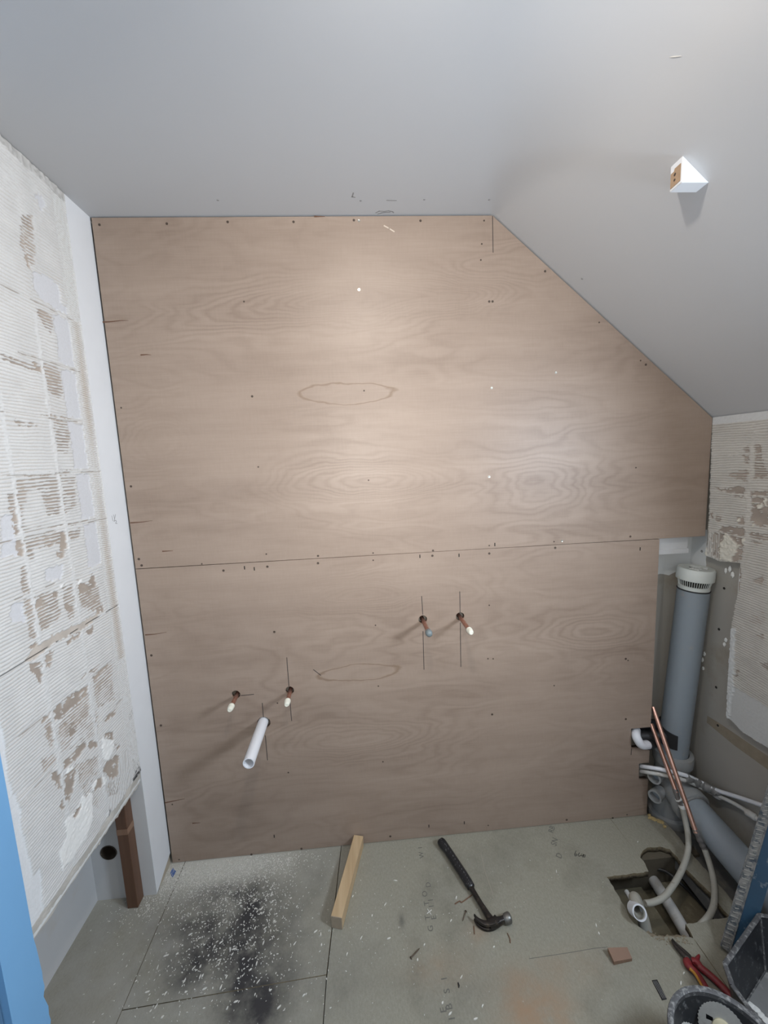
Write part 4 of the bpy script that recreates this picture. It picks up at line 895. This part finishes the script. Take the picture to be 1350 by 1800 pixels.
# white batten end above the soil pipe
bm = B((2.006, 0.022, 1.158), (2.140, 0.085, 1.2185), 0.0015); box(bm, (2.002, 0.018, 1.150), (2.143, 0.060, 1.170), 0.0015)
obj('white_batten', bm, m_white, None, False, 'short white batten under the upper plywood sheet, above the soil pipe', 'batten', origin=(2.07, 0.05, 1.15))
obj('foam_strip', (lambda bm: ([crumb(bm, q, (rnd.uniform(.008, .016), rnd.uniform(.006, .012), 0.006), None) for q in [(2.012,-0.017,0.002),(2.019,-0.024,0.002),(2.03,-0.03,0.002),(2.037,-0.037,0.002),(2.04,-0.042,0.002),(2.011,-0.004,0.003),(2.036,-0.061,0.002)]], bm)[1])(bmesh.new()), m_foam, None, True, 'crumbling yellow foam along the floor edge at the foot of the soil pipe', 'foam')

# ------------------------------------------------------------------ under the floor
obj('buried_waste_pipe', S([(1.915,-0.12,-0.125),(1.912,-0.177,-0.115),(1.899,-0.273,-0.105),(1.885,-0.356,-0.098),(1.876,-0.422,-0.095)], [0.020, 0.020, 0.020, 0.020, 0.020], 20), m_pvcold, None, True, 'dusty grey waste pipe lying under the floor hole', 'pipe')
obj('black_cable', S(spline([Vector(v) for v in [(1.851,-0.157,-0.1),(1.911,-0.154,-0.08),(1.953,-0.176,-0.07),(1.981,-0.214,-0.08),(2.019,-0.25,-0.11),(2.041,-0.313,-0.13)]], 6), 0.006, 8), m_cable, None, True, 'black cable looping through the floor hole', 'cable')
obj('pipe_stub', S([(1.75,-0.237,-0.06),(1.746,-0.307,-0.06)], 0.0085, 12), m_pvcold, None, True, 'thin dusty pipe stub end under the white elbow in the floor hole', 'pipe')
e = [(1.748,-0.358,-0.1),(1.727,-0.366,-0.04),(1.724,-0.345,0),(1.721,-0.337,0.022)]
elp = [Vector(v) for v in e]
we2 = root('floor_waste_elbow', elp[2], 'open white plastic elbow poking out of the floor hole', 'pipe')
mouth = Vector((1.69,-0.383,0.045)); back = Vector((1.721,-0.334,0.03))
cvec = (Vector(cam.matrix_world.translation)-mouth).normalized()
mdir = (Vector((-0.10, -0.80, 0.62))).normalized()
obj('elbow', pipe(bmesh.new(), spline([Vector((1.735,-0.362,-0.07)), Vector((1.736,-0.34,-0.035)), back+Vector((0.0, 0.012, -0.012)), mouth-mdir*0.014, mouth], 6), 0.0195, 0.0165, 28), m_pex, we2, True)
obj('socket_rim', pipe(bmesh.new(), [mouth-mdir*0.036, mouth-mdir*0.02, mouth+mdir*0.003], 0.0225, 0.0180, 28), m_pvc, we2, True)

bm = bmesh.new(); top_ = ragged([(1.699,-0.402),(1.708,-0.42),(1.771,-0.425),(1.812,-0.431),(1.837,-0.436)], 0.006, 0.002, 31, False); low_ = ragged([(1.718,-0.392),(1.729,-0.408),(1.781,-0.412),(1.824,-0.417),(1.842,-0.424)], 0.006, 0.002, 32, False)
m_ = min(len(top_), len(low_)); tv = [bm.verts.new((x, y-0.004, -0.0008)) for x, y in top_[:m_]]; lv_ = [bm.verts.new((x, y, -0.016+rnd.uniform(-.003, .003))) for x, y in low_[:m_]]; bv = [bm.verts.new((v.co.x, v.co.y-0.02, -0.021)) for v in lv_]
for k in range(m_-1): bm.faces.new((tv[k], tv[k+1], lv_[k+1], lv_[k])); bm.faces.new((lv_[k], lv_[k+1], bv[k+1], bv[k]))
obj('broken_edge', bm, m_chipcrumb, floor, label='pale broken chipboard along the near edge of the hole')
bm = bmesh.new()
for _ in range(70):
    k = rnd.random(); a = Vector((1.711,-0.427)).lerp(Vector((1.822,-0.444)), k)
    crumb(bm, (a.x+rnd.gauss(0, .006), a.y+rnd.gauss(0, .008), 0.001), (rnd.uniform(.001, .004), rnd.uniform(.001, .003), 0.0015), None)
obj('chipboard_crumbs', bm, m_chipcrumb, None, False, 'loose chipboard crumbs along the near edge of the floor hole', 'crumbs', kind='stuff')

# ------------------------------------------------------------------ cavity stud
st_ = root('timber_stud', (-0.063, -0.138, 0.0), 'dark brown timber stud standing in the cavity under the left wall board', 'timber')
obj('post', B((-0.083, -0.158, 0.001), (-0.046, -0.1185, 0.60), 0.0015), m_stud, st_)
obj('pale_band', B((-0.0834, -0.1584, 0.300), (-0.0456, -0.119, 0.322)), m_studband, st_, label='paler band across the post')

# ------------------------------------------------------------------ block on the sloping ceiling
pr = root('triangular_block', (1.617,-0.516,2.169), 'white painted triangular block with a bare wood end, fixed to the sloping ceiling', 'block')
bm = bmesh.new()
BX, BY0, BY1 = 0.064, -0.560, -0.525
xk = 1.636; zk = ZC-(xk-XS)*SL
prism(bm, [(xk, zk), (xk-BX, zk), (xk-BX, zk+BX*SL)], lambda x, z, t: (x, t, z), BY0, BY1)
bmesh.ops.bevel(bm, geom=bm.edges[:], offset=0.0012, segments=1, affect='EDGES')
obj('prism', bm, m_strip, pr)
wf = [(BY0+0.004, zk+0.006), (BY1-0.003, zk+0.005), (BY1-0.003, zk+0.036), (BY1-0.012, zk+0.036), (BY1-0.014, zk+0.041), (BY0+0.004, zk+0.041)]
bm = bmesh.new(); prism(bm, wf, lambda y, z, t: (t, y, z), xk-BX-0.0012, xk-BX+0.001)
we_ = obj('wood_end', bm, plain('bare_wood_end', (0.36, 0.25, 0.16), 0.8, var=0.2, scale=90), pr, label='bare wood patch on the end')
for dz, s in ((0.028, 0.0035), (0.017, 0.003)):
    obj('screw_hole', L((xk-BX-0.0013, (BY0+BY1)/2+0.002, zk+dz), (-1, 0, 0), [(0, s), (0.0006, s*0.8), (0.0002, 0)], 8), m_screw, we_)

# ------------------------------------------------------------------ things on the floor
# wooden offcut lying with its far end against the plywood
A, Bp = Vector((0.680, -0.297)), Vector((0.7575, -0.004)); d = (Bp-A).normalized(); nrm = Vector((-d.y, d.x))
bm = bmesh.new(); hw = 0.0195
prism(bm, [A-nrm*hw, A+nrm*hw, Bp+nrm*hw, Bp-nrm*hw], lambda x, y, t: (x, y, t), 0.0005, 0.047)
bmesh.ops.bevel(bm, geom=bm.edges[:], offset=0.0012, segments=1, affect='EDGES')
bm.faces.ensure_lookup_table()
for f in bm.faces:
    f.normal_update(); f.material_index = 1 if abs(f.normal.x*d.x+f.normal.y*d.y) > 0.7 else 0
obj('timber_offcut', bm, [m_pine, m_pineend], None, False, 'pale square pine offcut lying on the floor with its end against the plywood', 'timber', origin=(0.70, -0.15, 0))

# claw hammer
hm = root('claw_hammer', (1.211,-0.325,0), 'black claw hammer lying on the chipboard floor', 'hammer')
hp = [Vector(v) for v in [(1.09,-0.039,0.02),(1.108,-0.074,0.019),(1.13,-0.129,0.018),(1.15,-0.18,0.017),(1.163,-0.217,0.016),(1.166,-0.228,0.016)]]
obj('grip', S(spline(hp, 4), [(0.0145, 0.012), (0.0175, 0.0135), (0.0172, 0.0135), (0.016, 0.013)]+[(0.0152, 0.0125)]*12+[(0.0145, 0.012)]*3+[(0.012, 0.0105), (0.009, 0.009)], 18, up=(0, 0, 1), power=0.8), m_grip, hm, True)
bm = bmesh.new()
hs = spline(hp, 4)
for k in range(2, 18):
    a = hs[k]; d = (hs[k+1]-hs[k]).normalized(); n = Vector((-d.y, d.x, 0))
    for j in (-1, 0, 1):
        c = a+n*j*0.006+Vector((0, 0, 0.0123-0.0016*abs(j))); sweep(bm, [c-d*0.0028+n*0.0012, c+d*0.0028-n*0.0012], 0.0011, 5)
obj('grip_pattern', bm, m_rim, hm)
obj('shaft', S([(1.163,-0.217,0.016),(1.169,-0.24,0.016),(1.183,-0.281,0.016),(1.197,-0.32,0.016),(1.208,-0.347,0.016)], [(0.0095, 0.009), (0.0085, 0.0075), (0.0080, 0.0075), (0.0095, 0.009), (0.013, 0.0115)], 14, up=(0, 0, 1), power=0.75), m_steel, hm, True)
hd = obj('head', S([(1.192,-0.347,0.016),(1.216,-0.344,0.016),(1.234,-0.34,0.016),(1.251,-0.336,0.016)], [(0.013, 0.0135), (0.0135, 0.0145), (0.0105, 0.0115), (0.0100, 0.0105)], 18, up=(0, 0, 1), power=0.8), m_steel, hm, True)
fa, fb = Vector((1.248,-0.338,0.017)), Vector((1.274,-0.333,0.017)); dd = (fb-fa).normalized()
obj('striking_face', L(fa, dd, [(-0.004, 0.010), (0.003, 0.0155), (0.016, 0.0165), (0.020, 0.0152), (0.0212, 0.0135), (0.0215, 0)], 24), [m_face], hm, True, label='worn steel striking face')
for sg in (0.0072, 0.0248):
    obj('claw', S(spline([Vector((*q, sg)) for q in [(1.222,-0.339),(1.203,-0.348),(1.181,-0.35),(1.164,-0.342),(1.154,-0.332),(1.149,-0.321)]], 4), [(0.0125-0.010*(i/20.0), 0.0064-0.001*(i/20.0)) for i in range(21)], 10, up=(0, 0, 1), power=0.7), m_steel, hm, True)

# pliers
pz = 0.010
pl_ = root('pliers', (1.774,-0.496,0), 'long-nosed pliers with red and yellow handles lying on the floor', 'pliers')
obj('jaw', S([(1.756,-0.444,0.011),(1.755,-0.458,0.011),(1.761,-0.475,0.012),(1.766,-0.489,0.012),(1.768,-0.502,0.011)], [(0.0018, 0.003), (0.0045, 0.0045), (0.0075, 0.006), (0.0105, 0.007), (0.011, 0.0075)], 12, up=(0, 0, 1), power=0.8), m_jaw, pl_, True)
obj('jaw', S([(1.76,-0.441,0.011),(1.763,-0.457,0.011),(1.769,-0.472,0.012),(1.774,-0.488,0.012),(1.774,-0.501,0.011)], [(0.0014, 0.003), (0.0036, 0.0045), (0.005, 0.006), (0.008, 0.007), (0.009, 0.007)], 12, up=(0, 0, 1), power=0.8), m_jaw, pl_, True)
obj('pivot', L(Vector((1.763,-0.496,0.018)), (0, 0, 1), [(0, 0.0062), (0.001, 0.0056), (0.0012, 0)], 14), m_face, pl_, True)
h1 = obj('handle', S(spline([Vector(v) for v in [(1.765,-0.496,0.012),(1.754,-0.511,0.013),(1.762,-0.523,0.013),(1.764,-0.545,0.013),(1.762,-0.569,0.013),(1.759,-0.595,0.013)]], 4), [(0.008, 0.008), (0.011, 0.009), (0.0125, 0.010), (0.0115, 0.0095)]+[(0.0095, 0.0092)]*15+[(0.0095, 0.009), (0.007, 0.007)], 14, up=(0, 0, 1)), m_red, pl_, True, label='red handle with a yellow inlay')
obj('yellow_inlay', S(spline([Vector(v) for v in [(1.751,-0.521,0.017),(1.755,-0.533,0.018),(1.754,-0.552,0.018),(1.751,-0.575,0.018),(1.748,-0.597,0.018)]], 4), [(0.0036, 0.0045)]*17, 10, up=(0, 0, 1)), m_yellow, h1, True)
h2 = obj('handle', S(spline([Vector(v) for v in [(1.774,-0.501,0.012),(1.786,-0.507,0.014),(1.788,-0.519,0.013),(1.8,-0.539,0.013),(1.81,-0.561,0.013),(1.816,-0.583,0.013),(1.821,-0.603,0.013)]], 4), [(0.008, 0.008), (0.010, 0.009), (0.0115, 0.0095)]+[(0.0100, 0.0095)]*20+[(0.009, 0.009), (0.007, 0.007)], 14, up=(0, 0, 1)), m_red, pl_, True, label='plain red handle')
obj('thumb_guard', S([(1.775,-0.512,0.013),(1.796,-0.497,0.013),(1.807,-0.491,0.013)], [(0.008, 0.009), (0.0055, 0.008), (0.003, 0.006)], 12, up=(0, 0, 1)), m_red, h2, True)

# plywood square, tipped a little
c4 = [Vector(v) for v in [(1.537,-0.452,0.018),(1.6,-0.454,0.014),(1.601,-0.476,0.004),(1.54,-0.48,0.006)]]
bm = bmesh.new(); up_ = Vector((0, 0, 1))
tv = [bm.verts.new(v+up_*0.007) for v in c4]; bv = [bm.verts.new(Vector((v.x, v.y, max(0.0006, v.z-0.006)))) for v in c4]
bm.faces.new(tv); bm.faces.new(bv[::-1])
for k in range(4): bm.faces.new((tv[k], bv[k], bv[(k+1) % 4], tv[(k+1) % 4])).material_index = 1
obj('plywood_offcut', bm, [m_plyoff, m_plyedge], None, False, 'small square red-brown plywood offcut lying on the floor near the pliers', 'offcut', origin=c4[2])

# nails and scraps
def nail(px_head, px_tip, label):
    a, b = Vector(px_head), Vector(px_tip); d = (b-a).normalized(); bm = bmesh.new()
    lathe(bm, a, d, [(0, 0), (0, 0.0042), (0.0014, 0.0042), (0.0016, 0.0018), ((b-a).length-0.006, 0.0017), ((b-a).length, 0)], 10)
    obj('nail', bm, m_nail, None, True, label, 'nail', 'loose nails', origin=a)
nail((0.919,-0.404,0.004), (0.952,-0.379,0.002), 'bent dark nail lying apart on open floor, left of the hammer head')
nail((1.128,-0.29,0.004), (1.108,-0.319,0.002), 'short nail lying beside the hammer shaft')
obj('cable_scrap', S(spline([Vector(v) for v in [(1.096,-0.263,0.002),(1.115,-0.255,0.002),(1.12,-0.26,0.002),(1.145,-0.249,0.002),(1.165,-0.239,0.002)]], 4), 0.0018, 6), m_twig, None, True, 'thin brown bit of cable sheath under the hammer shaft', 'scrap')
obj('rusty_scrap', S([(1.143,-0.336,0.002),(1.138,-0.359,0.002)], [0.002, 0.0012], 6), m_twig, None, True, 'rusty sliver at the claw of the hammer', 'scrap', 'rusty slivers')
obj('rusty_scrap', S(spline([Vector(v) for v in [(1.247,-0.367,0.002),(1.249,-0.383,0.002),(1.246,-0.394,0.002)]], 4), 0.0016, 6), m_twig, None, True, 'rusty sliver below the striking face of the hammer', 'scrap', 'rusty slivers')
bm = prism(bmesh.new(), [(1.628,-0.526),(1.644,-0.526),(1.64,-0.569),(1.625,-0.57)], flz, 0, 0.0022)
bl = obj('black_strip', bm, m_black, None, False, 'short ribbed black plastic strip lying flat on the floor', 'strip', origin=(*(1.633,-0.547), 0))
a, b = Vector((1.634,-0.529)), Vector((1.634,-0.568)); 
for k in (-1, 0, 1):
    n = Vector((-(b-a).y, (b-a).x)).normalized()*0.0045*k; obj('rib', S([(a.x+n.x, a.y+n.y, 0.0026), (b.x+n.x, b.y+n.y, 0.0026)], 0.0011, 6), m_tape, bl)
bm = prism(bmesh.new(), ragged([(0.013,-0.038),(0.016,-0.02),(0.036,-0.036),(0.031,-0.059)], 0.006, 0.001, 4), flz, 0, 0.0012)
obj('blue_scrap', bm, m_bluescrap, None, False, 'small blue scrap in the dust at the foot of the white board strip', 'scrap')
bm = bmesh.new(); cs = Vector((1.001,-0.278,0.002)); 
for an in (0.5, 0.5+PI/2): d = Vector((math.cos(an), math.sin(an), 0)); sweep(bm, [cs-d*0.0105, cs+d*0.0105], 0.0014, 6)
obj('tile_spacer', bm, m_flake, None, False, 'white cross-shaped tile spacer lying on the printed lettering', 'spacer')
obj('dark_scrap', S([(1.053,-0.476,0.002),(1.054,-0.483,0.002),(1.052,-0.488,0.002)], [0.0015, 0.0025, 0.0012], 6), m_black, None, True, 'tiny curled dark scrap on open floor near the bottom of the photo', 'scrap')

# ------------------------------------------------------------------ white flakes of adhesive
def flake_bm(bm, c, ang, l, w, h, rr):
    n = 6; d = Vector((math.cos(ang), math.sin(ang), 0)); s = Vector((-d.y, d.x, 0))
    lowr, top = [], []
    for k in range(n):
        t = 2*PI*k/n+rr.uniform(-.3, .3); q = d*math.cos(t)*l*0.5*rr.uniform(.75, 1.1)+s*math.sin(t)*w*0.5*rr.uniform(.7, 1.2)
        lowr.append(bm.verts.new(Vector(c)+q)); top.append(bm.verts.new(Vector(c)+q*0.86+Vector((0, 0, h*rr.uniform(.7, 1.3)))))
    bm.faces.new(top)
    for k in range(n): bm.faces.new((lowr[k], lowr[(k+1) % n], top[(k+1) % n], top[k]))
FLK = [(0.269,-0.241),(0.18,-0.264),(0.295,-0.297),(0.276,-0.309),(0.342,-0.336),(0.304,-0.347),(0.249,-0.358),(0.258,-0.386),(0.213,-0.39),(0.342,-0.394),(0.38,-0.401),(0.444,-0.415),(0.486,-0.439),(0.332,-0.418),(0.284,-0.416),(0.168,-0.417),(0.229,-0.419),(0.153,-0.445),(0.183,-0.47),(0.388,-0.456),(0.52,-0.48),(0.589,-0.461),(0.368,-0.468),(0.433,-0.271),(0.398,-0.267),(0.407,-0.206),(0.433,-0.157),(0.324,-0.181),(0.533,-0.213),(0.542,-0.326),(0.631,-0.338),(0.626,-0.308),(0.608,-0.297),(0.716,-0.372),(0.733,-0.199),(0.762,-0.332),(0.46,-0.251),(0.437,-0.314),(0.428,-0.367),(0.412,-0.383),(0.382,-0.352),(0.112,-0.348),(0.159,-0.316),(0.123,-0.318),(0.11,-0.407),(0.893,-0.16),(0.801,-0.269),(0.849,-0.238),(0.94,-0.408),(0.853,-0.342),(1.106,-0.241),(1.07,-0.312),(0.968,-0.371),(1.066,-0.464),(0.997,-0.516),(1.013,-0.541),(1.083,-0.558),(1.11,-0.534),(1.19,-0.399),(1.504,-0.19),(1.544,-0.396),(1.548,-0.374),(1.708,-0.539),(1.734,-0.519),(1.883,-0.111),(0.229,-0.361),(0.265,-0.383),(0.332,-0.323),(0.344,-0.321)]
rf = random.Random(21)
proto = []
for k in range(6):
    bm = bmesh.new(); flake_bm(bm, (0, 0, 0), 0, rf.uniform(0.010, 0.016), rf.uniform(0.003, 0.006), 0.0022, rf)
    me = bpy.data.meshes.new('adhesive_flake'); bmesh.ops.recalc_face_normals(bm, faces=bm.faces); bm.to_mesh(me); bm.free(); me.materials.append(m_flake); proto.append(me)
for i, p in enumerate(FLK):
    o = bpy.data.objects.new('adhesive_flake', proto[i % 6]); C.objects.link(o)
    o.location = (p[0], p[1], 0.0002); o.rotation_euler = (0, 0, rf.uniform(0.2, 1.6)); 
    if i == 45: o.scale = (1.5, 0.7, 1); o.rotation_euler = (0, 0, -0.2)
    tag(o, 'larger white flake of broken tile adhesive lying on the chipboard floor', 'flake', 'larger adhesive flakes on the floor')
bm = bmesh.new(); cnt = 0
def sprinkle(n, cx, cy, sx, sy, l0, l1, a0=0.0, a1=3.1):
    for _ in range(n):
        x, y = rf.gauss(cx, sx), rf.gauss(cy, sy)
        if x < -0.2 or x > 1.75 or y > -0.004 or y < -0.75: continue
        if x < 0.0 and y > -0.12: continue
        if -0.083 < x < -0.046 and -0.16 < y < -0.11: continue
        if 0.655 < x < 0.78 and abs((x-0.680)-(y+0.297)*0.264) < 0.022 and y > -0.30: continue
        if inside(np.array([x]), np.array([y]), HOLE)[0]: continue
        l = rf.uniform(l0, l1); flake_bm(bm, (x, y, 0.0002), rf.uniform(a0, a1), l, l*rf.uniform(.22, .5), 0.0009+l*0.08, rf)
for n, px, sx, sy, l0, l1 in ((2600, (0.078,-0.058), .10, .035, .002, .005), (1500, (0.325,-0.044), .12, .03, .002, .006), (700, (0.251,-0.158), .12, .05, .002, .007), (380, (0.279,-0.302), .11, .07, .002, .008), (200, (0.382,-0.401), .13, .09, .002, .008), (160, (0.618,-0.303), .16, .12, .002, .006), (170, (0.424,-0.195), .05, .07, .003, .010),
                              (170, (-0.048,-0.166), .05, .06, .002, .006), (120, (0.167,-0.38), .10, .10, .002, .007), (110, (1.006,-0.308), .22, .13, .002, .005), (60, (1.521,-0.249), .25, .15, .002, .004), (120, (-0.005,-0.151), .02, .02, .002, .006)):
    sprinkle(n, px[0], px[1], sx, sy, l0, l1)
obj('adhesive_debris', bm, m_flake, None, False, 'scatter of tiny white adhesive crumbs over the floor by the plywood', 'debris', kind='stuff')

# ------------------------------------------------------------------ buckets and level at the lower right
bk = root('bucket', (1.615, -0.790, 0.0), 'round black dusty plastic bucket with blades in it', 'bucket')
bc = Vector((1.615, -0.790, 0.0))
obj('body', L(bc, (0, 0, 1), [(0.001, 0), (0.001, 0.088), (0.006, 0.094), (0.186, 0.118), (0.1905, 0.1185), (0.1905, 0.1125), (0.183, 0.1115), (0.012, 0.089), (0.012, 0)], 56), m_tub, bk, True)
obj('rim', L(bc, (0, 0, 1), [(0.184, 0.1175), (0.184, 0.1245), (0.196, 0.1260), (0.2005, 0.1245), (0.2015, 0.1180), (0.199, 0.1125), (0.184, 0.1120)], 56), m_rim, bk, True)
obj('plaster_crust', L(bc, (0, 0, 1), [(0.0125, 0), (0.0135, 0.06), (0.012, 0.0880)], 30), m_crust, bk)
def blade(c, nrm, r, label, cream):
    c, nrm = Vector(c), Vector(nrm).normalized(); a, b = frame_for(nrm); nt = 40
    b_ = root('saw_blade', c, label, 'blade', 'blades in the bucket')
    out = []
    for k in range(nt*2): rr = r if k % 2 == 0 else r*0.955; t = PI*k/nt; out.append((rr*math.cos(t), rr*math.sin(t)))
    slots = [[(0.50*r+x*0.14*r, y*0.10*r+s_*0.22*r) for x, y in ((-1, -.8), (1, -1), (1, 1), (-1, .8))] for s_ in (-1, 1)]
    slots += [[(-x, -y) for x, y in s_] for s_ in slots]
    bm = plate(out, slots+[ring2((0, 0), 0.16*r, 20)], lambda x, y, t: c+a*x+b*y+nrm*t, 0.002)
    obj('disc', bm, m_blade, b_)
    if cream: obj('hub_cover', L(c+nrm*0.002, nrm, [(0, 0.42*r), (0.004, 0.42*r), (0.006, 0.36*r), (0.0062, 0)], 28), m_cream, b_, True, label='cream hub cover')
blade((1.661, -0.715, 0.139), (-0.45, -0.73, 0.50), 0.050, 'toothed steel blade with a cream hub leaning in the round bucket', True)
blade((1.580, -0.722, 0.110), (0.10, -0.60, 0.80), 0.040, 'second toothed steel blade lying lower in the round bucket', False)

tubr = [(1.752, -0.72), (1.750, -0.645), (1.772, -0.600), (1.985, -0.497), (2.022, -0.507), (2.043, -0.560), (2.043, -0.86), (2.00, -0.915), (1.80, -0.915), (1.758, -0.87)]
tc = Vector((1.90, -0.71)); tb = root('mixing_tub', (1.90, -0.71, 0), 'black faceted mixing tub with dried grey plaster inside', 'tub')
def tub_ring(s, z): return [Vector((tc.x+(x-tc.x)*s, tc.y+(y-tc.y)*s, z)) for x, y in tubr]
bm = bmesh.new(); seq = [tub_ring(0.76, 0.001), tub_ring(0.80, 0.006), tub_ring(0.975, 0.138), tub_ring(1.0, 0.140), tub_ring(1.0, 0.150), tub_ring(0.955, 0.151), tub_ring(0.955, 0.142), tub_ring(0.77, 0.014)]
V = [[bm.verts.new(v) for v in r] for r in seq]; n = len(tubr)
for A_, B_ in zip(V, V[1:]):
    for k in range(n): bm.faces.new((A_[k], A_[(k+1) % n], B_[(k+1) % n], B_[k]))
bm.faces.new(V[0]); bm.faces.new(V[-1])
obj('body', bm, m_tub, tb)
bm = bmesh.new()
for k in range(n):
    a, b = tub_ring(0.978, 0.151), 0; sweep(bm, [a[k], a[(k+1) % n]], [(0.006, 0.0022)]*2, 8, up=(0, 0, 1))
obj('scuffed_rim', bm, m_rim, tb)
bm = bmesh.new(); 
t0, t1 = tub_ring(0.950, 0.145), tub_ring(0.765, 0.017)
for k in range(n): sweep(bm, [t0[k], t1[k]], 0.0028, 6)
for k in range(n): sweep(bm, [t1[k], t1[(k+1) % n]], 0.0022, 6)
obj('plaster_seams', bm, m_rim, tb)
bm = bmesh.new(); bm.faces.new([bm.verts.new(v) for v in tub_ring(0.768, 0.0165)])
obj('plaster_crust', bm, m_crust, tb)
bm = bmesh.new()
for q in [(1.853,-0.614,0.018),(1.858,-0.623,0.018),(1.86,-0.634,0.018),(1.862,-0.643,0.018)]: crumb(bm, q, (0.012, 0.010, 0.003), None)
obj('white_splash', bm, m_plaster, tb)

lv = root('spirit_level', (1.93, -0.49, 0.0), 'blue spirit level crusted with tile adhesive, leaning at the right edge', 'level')
La, Lb = Vector((1.900, -0.475, 0.012)), Vector((2.182, -0.345, 0.52)); dl = (Lb-La).normalized()
cv = (Vector(cam.matrix_world.translation)-(La+Lb)/2).normalized(); sd = dl.cross(cv).normalized(); fn = sd.cross(dl).normalized()
if sd.x < 0: sd = -sd
def bar(c0, c1, w0, w1, t0, t1):
    bm = bmesh.new(); vs_ = []
    for c in (c0, c1):
        for s_, t_ in ((w0, t0), (w1, t0), (w1, t1), (w0, t1)): vs_.append(bm.verts.new(c+sd*s_+fn*t_))
    for q_ in ((0, 1, 2, 3), (7, 6, 5, 4), (0, 4, 5, 1), (1, 5, 6, 2), (2, 6, 7, 3), (3, 7, 4, 0)): bm.faces.new([vs_[i] for i in q_])
    return bm
obj('body', bar(La, Lb, 0.018, 0.055, -0.012, 0.010), m_levelblue, lv)
obj('crusted_edge', bar(La, Lb, -0.006, 0.018, -0.012, 0.012), m_leveldirt, lv, label='edge crusted with ridged adhesive')
bm = bmesh.new(); ln = (Lb-La).length
for k in range(46):
    t = (k+0.5)/46; c = La+dl*ln*t+fn*0.0125; ww = rf.uniform(0.3, 1.0)
    sweep(bm, [c+sd*(0.006-0.010*ww)-dl*0.002, c+sd*(0.006+0.009*ww)+dl*0.004], [0.0022, 0.0016], 5)
obj('adhesive_ridges', bm, plain('adhesive_crumbs', (0.30, 0.295, 0.27), 0.9, var=0.2, scale=90), lv, kind='stuff')
bm = bmesh.new()
for sx_ in (-0.005, 0.017): sweep(bm, [La+fn*0.012+sd*sx_, Lb+fn*0.012+sd*sx_], 0.002, 6)
obj('edge_beads', bm, m_leveldirt, lv)
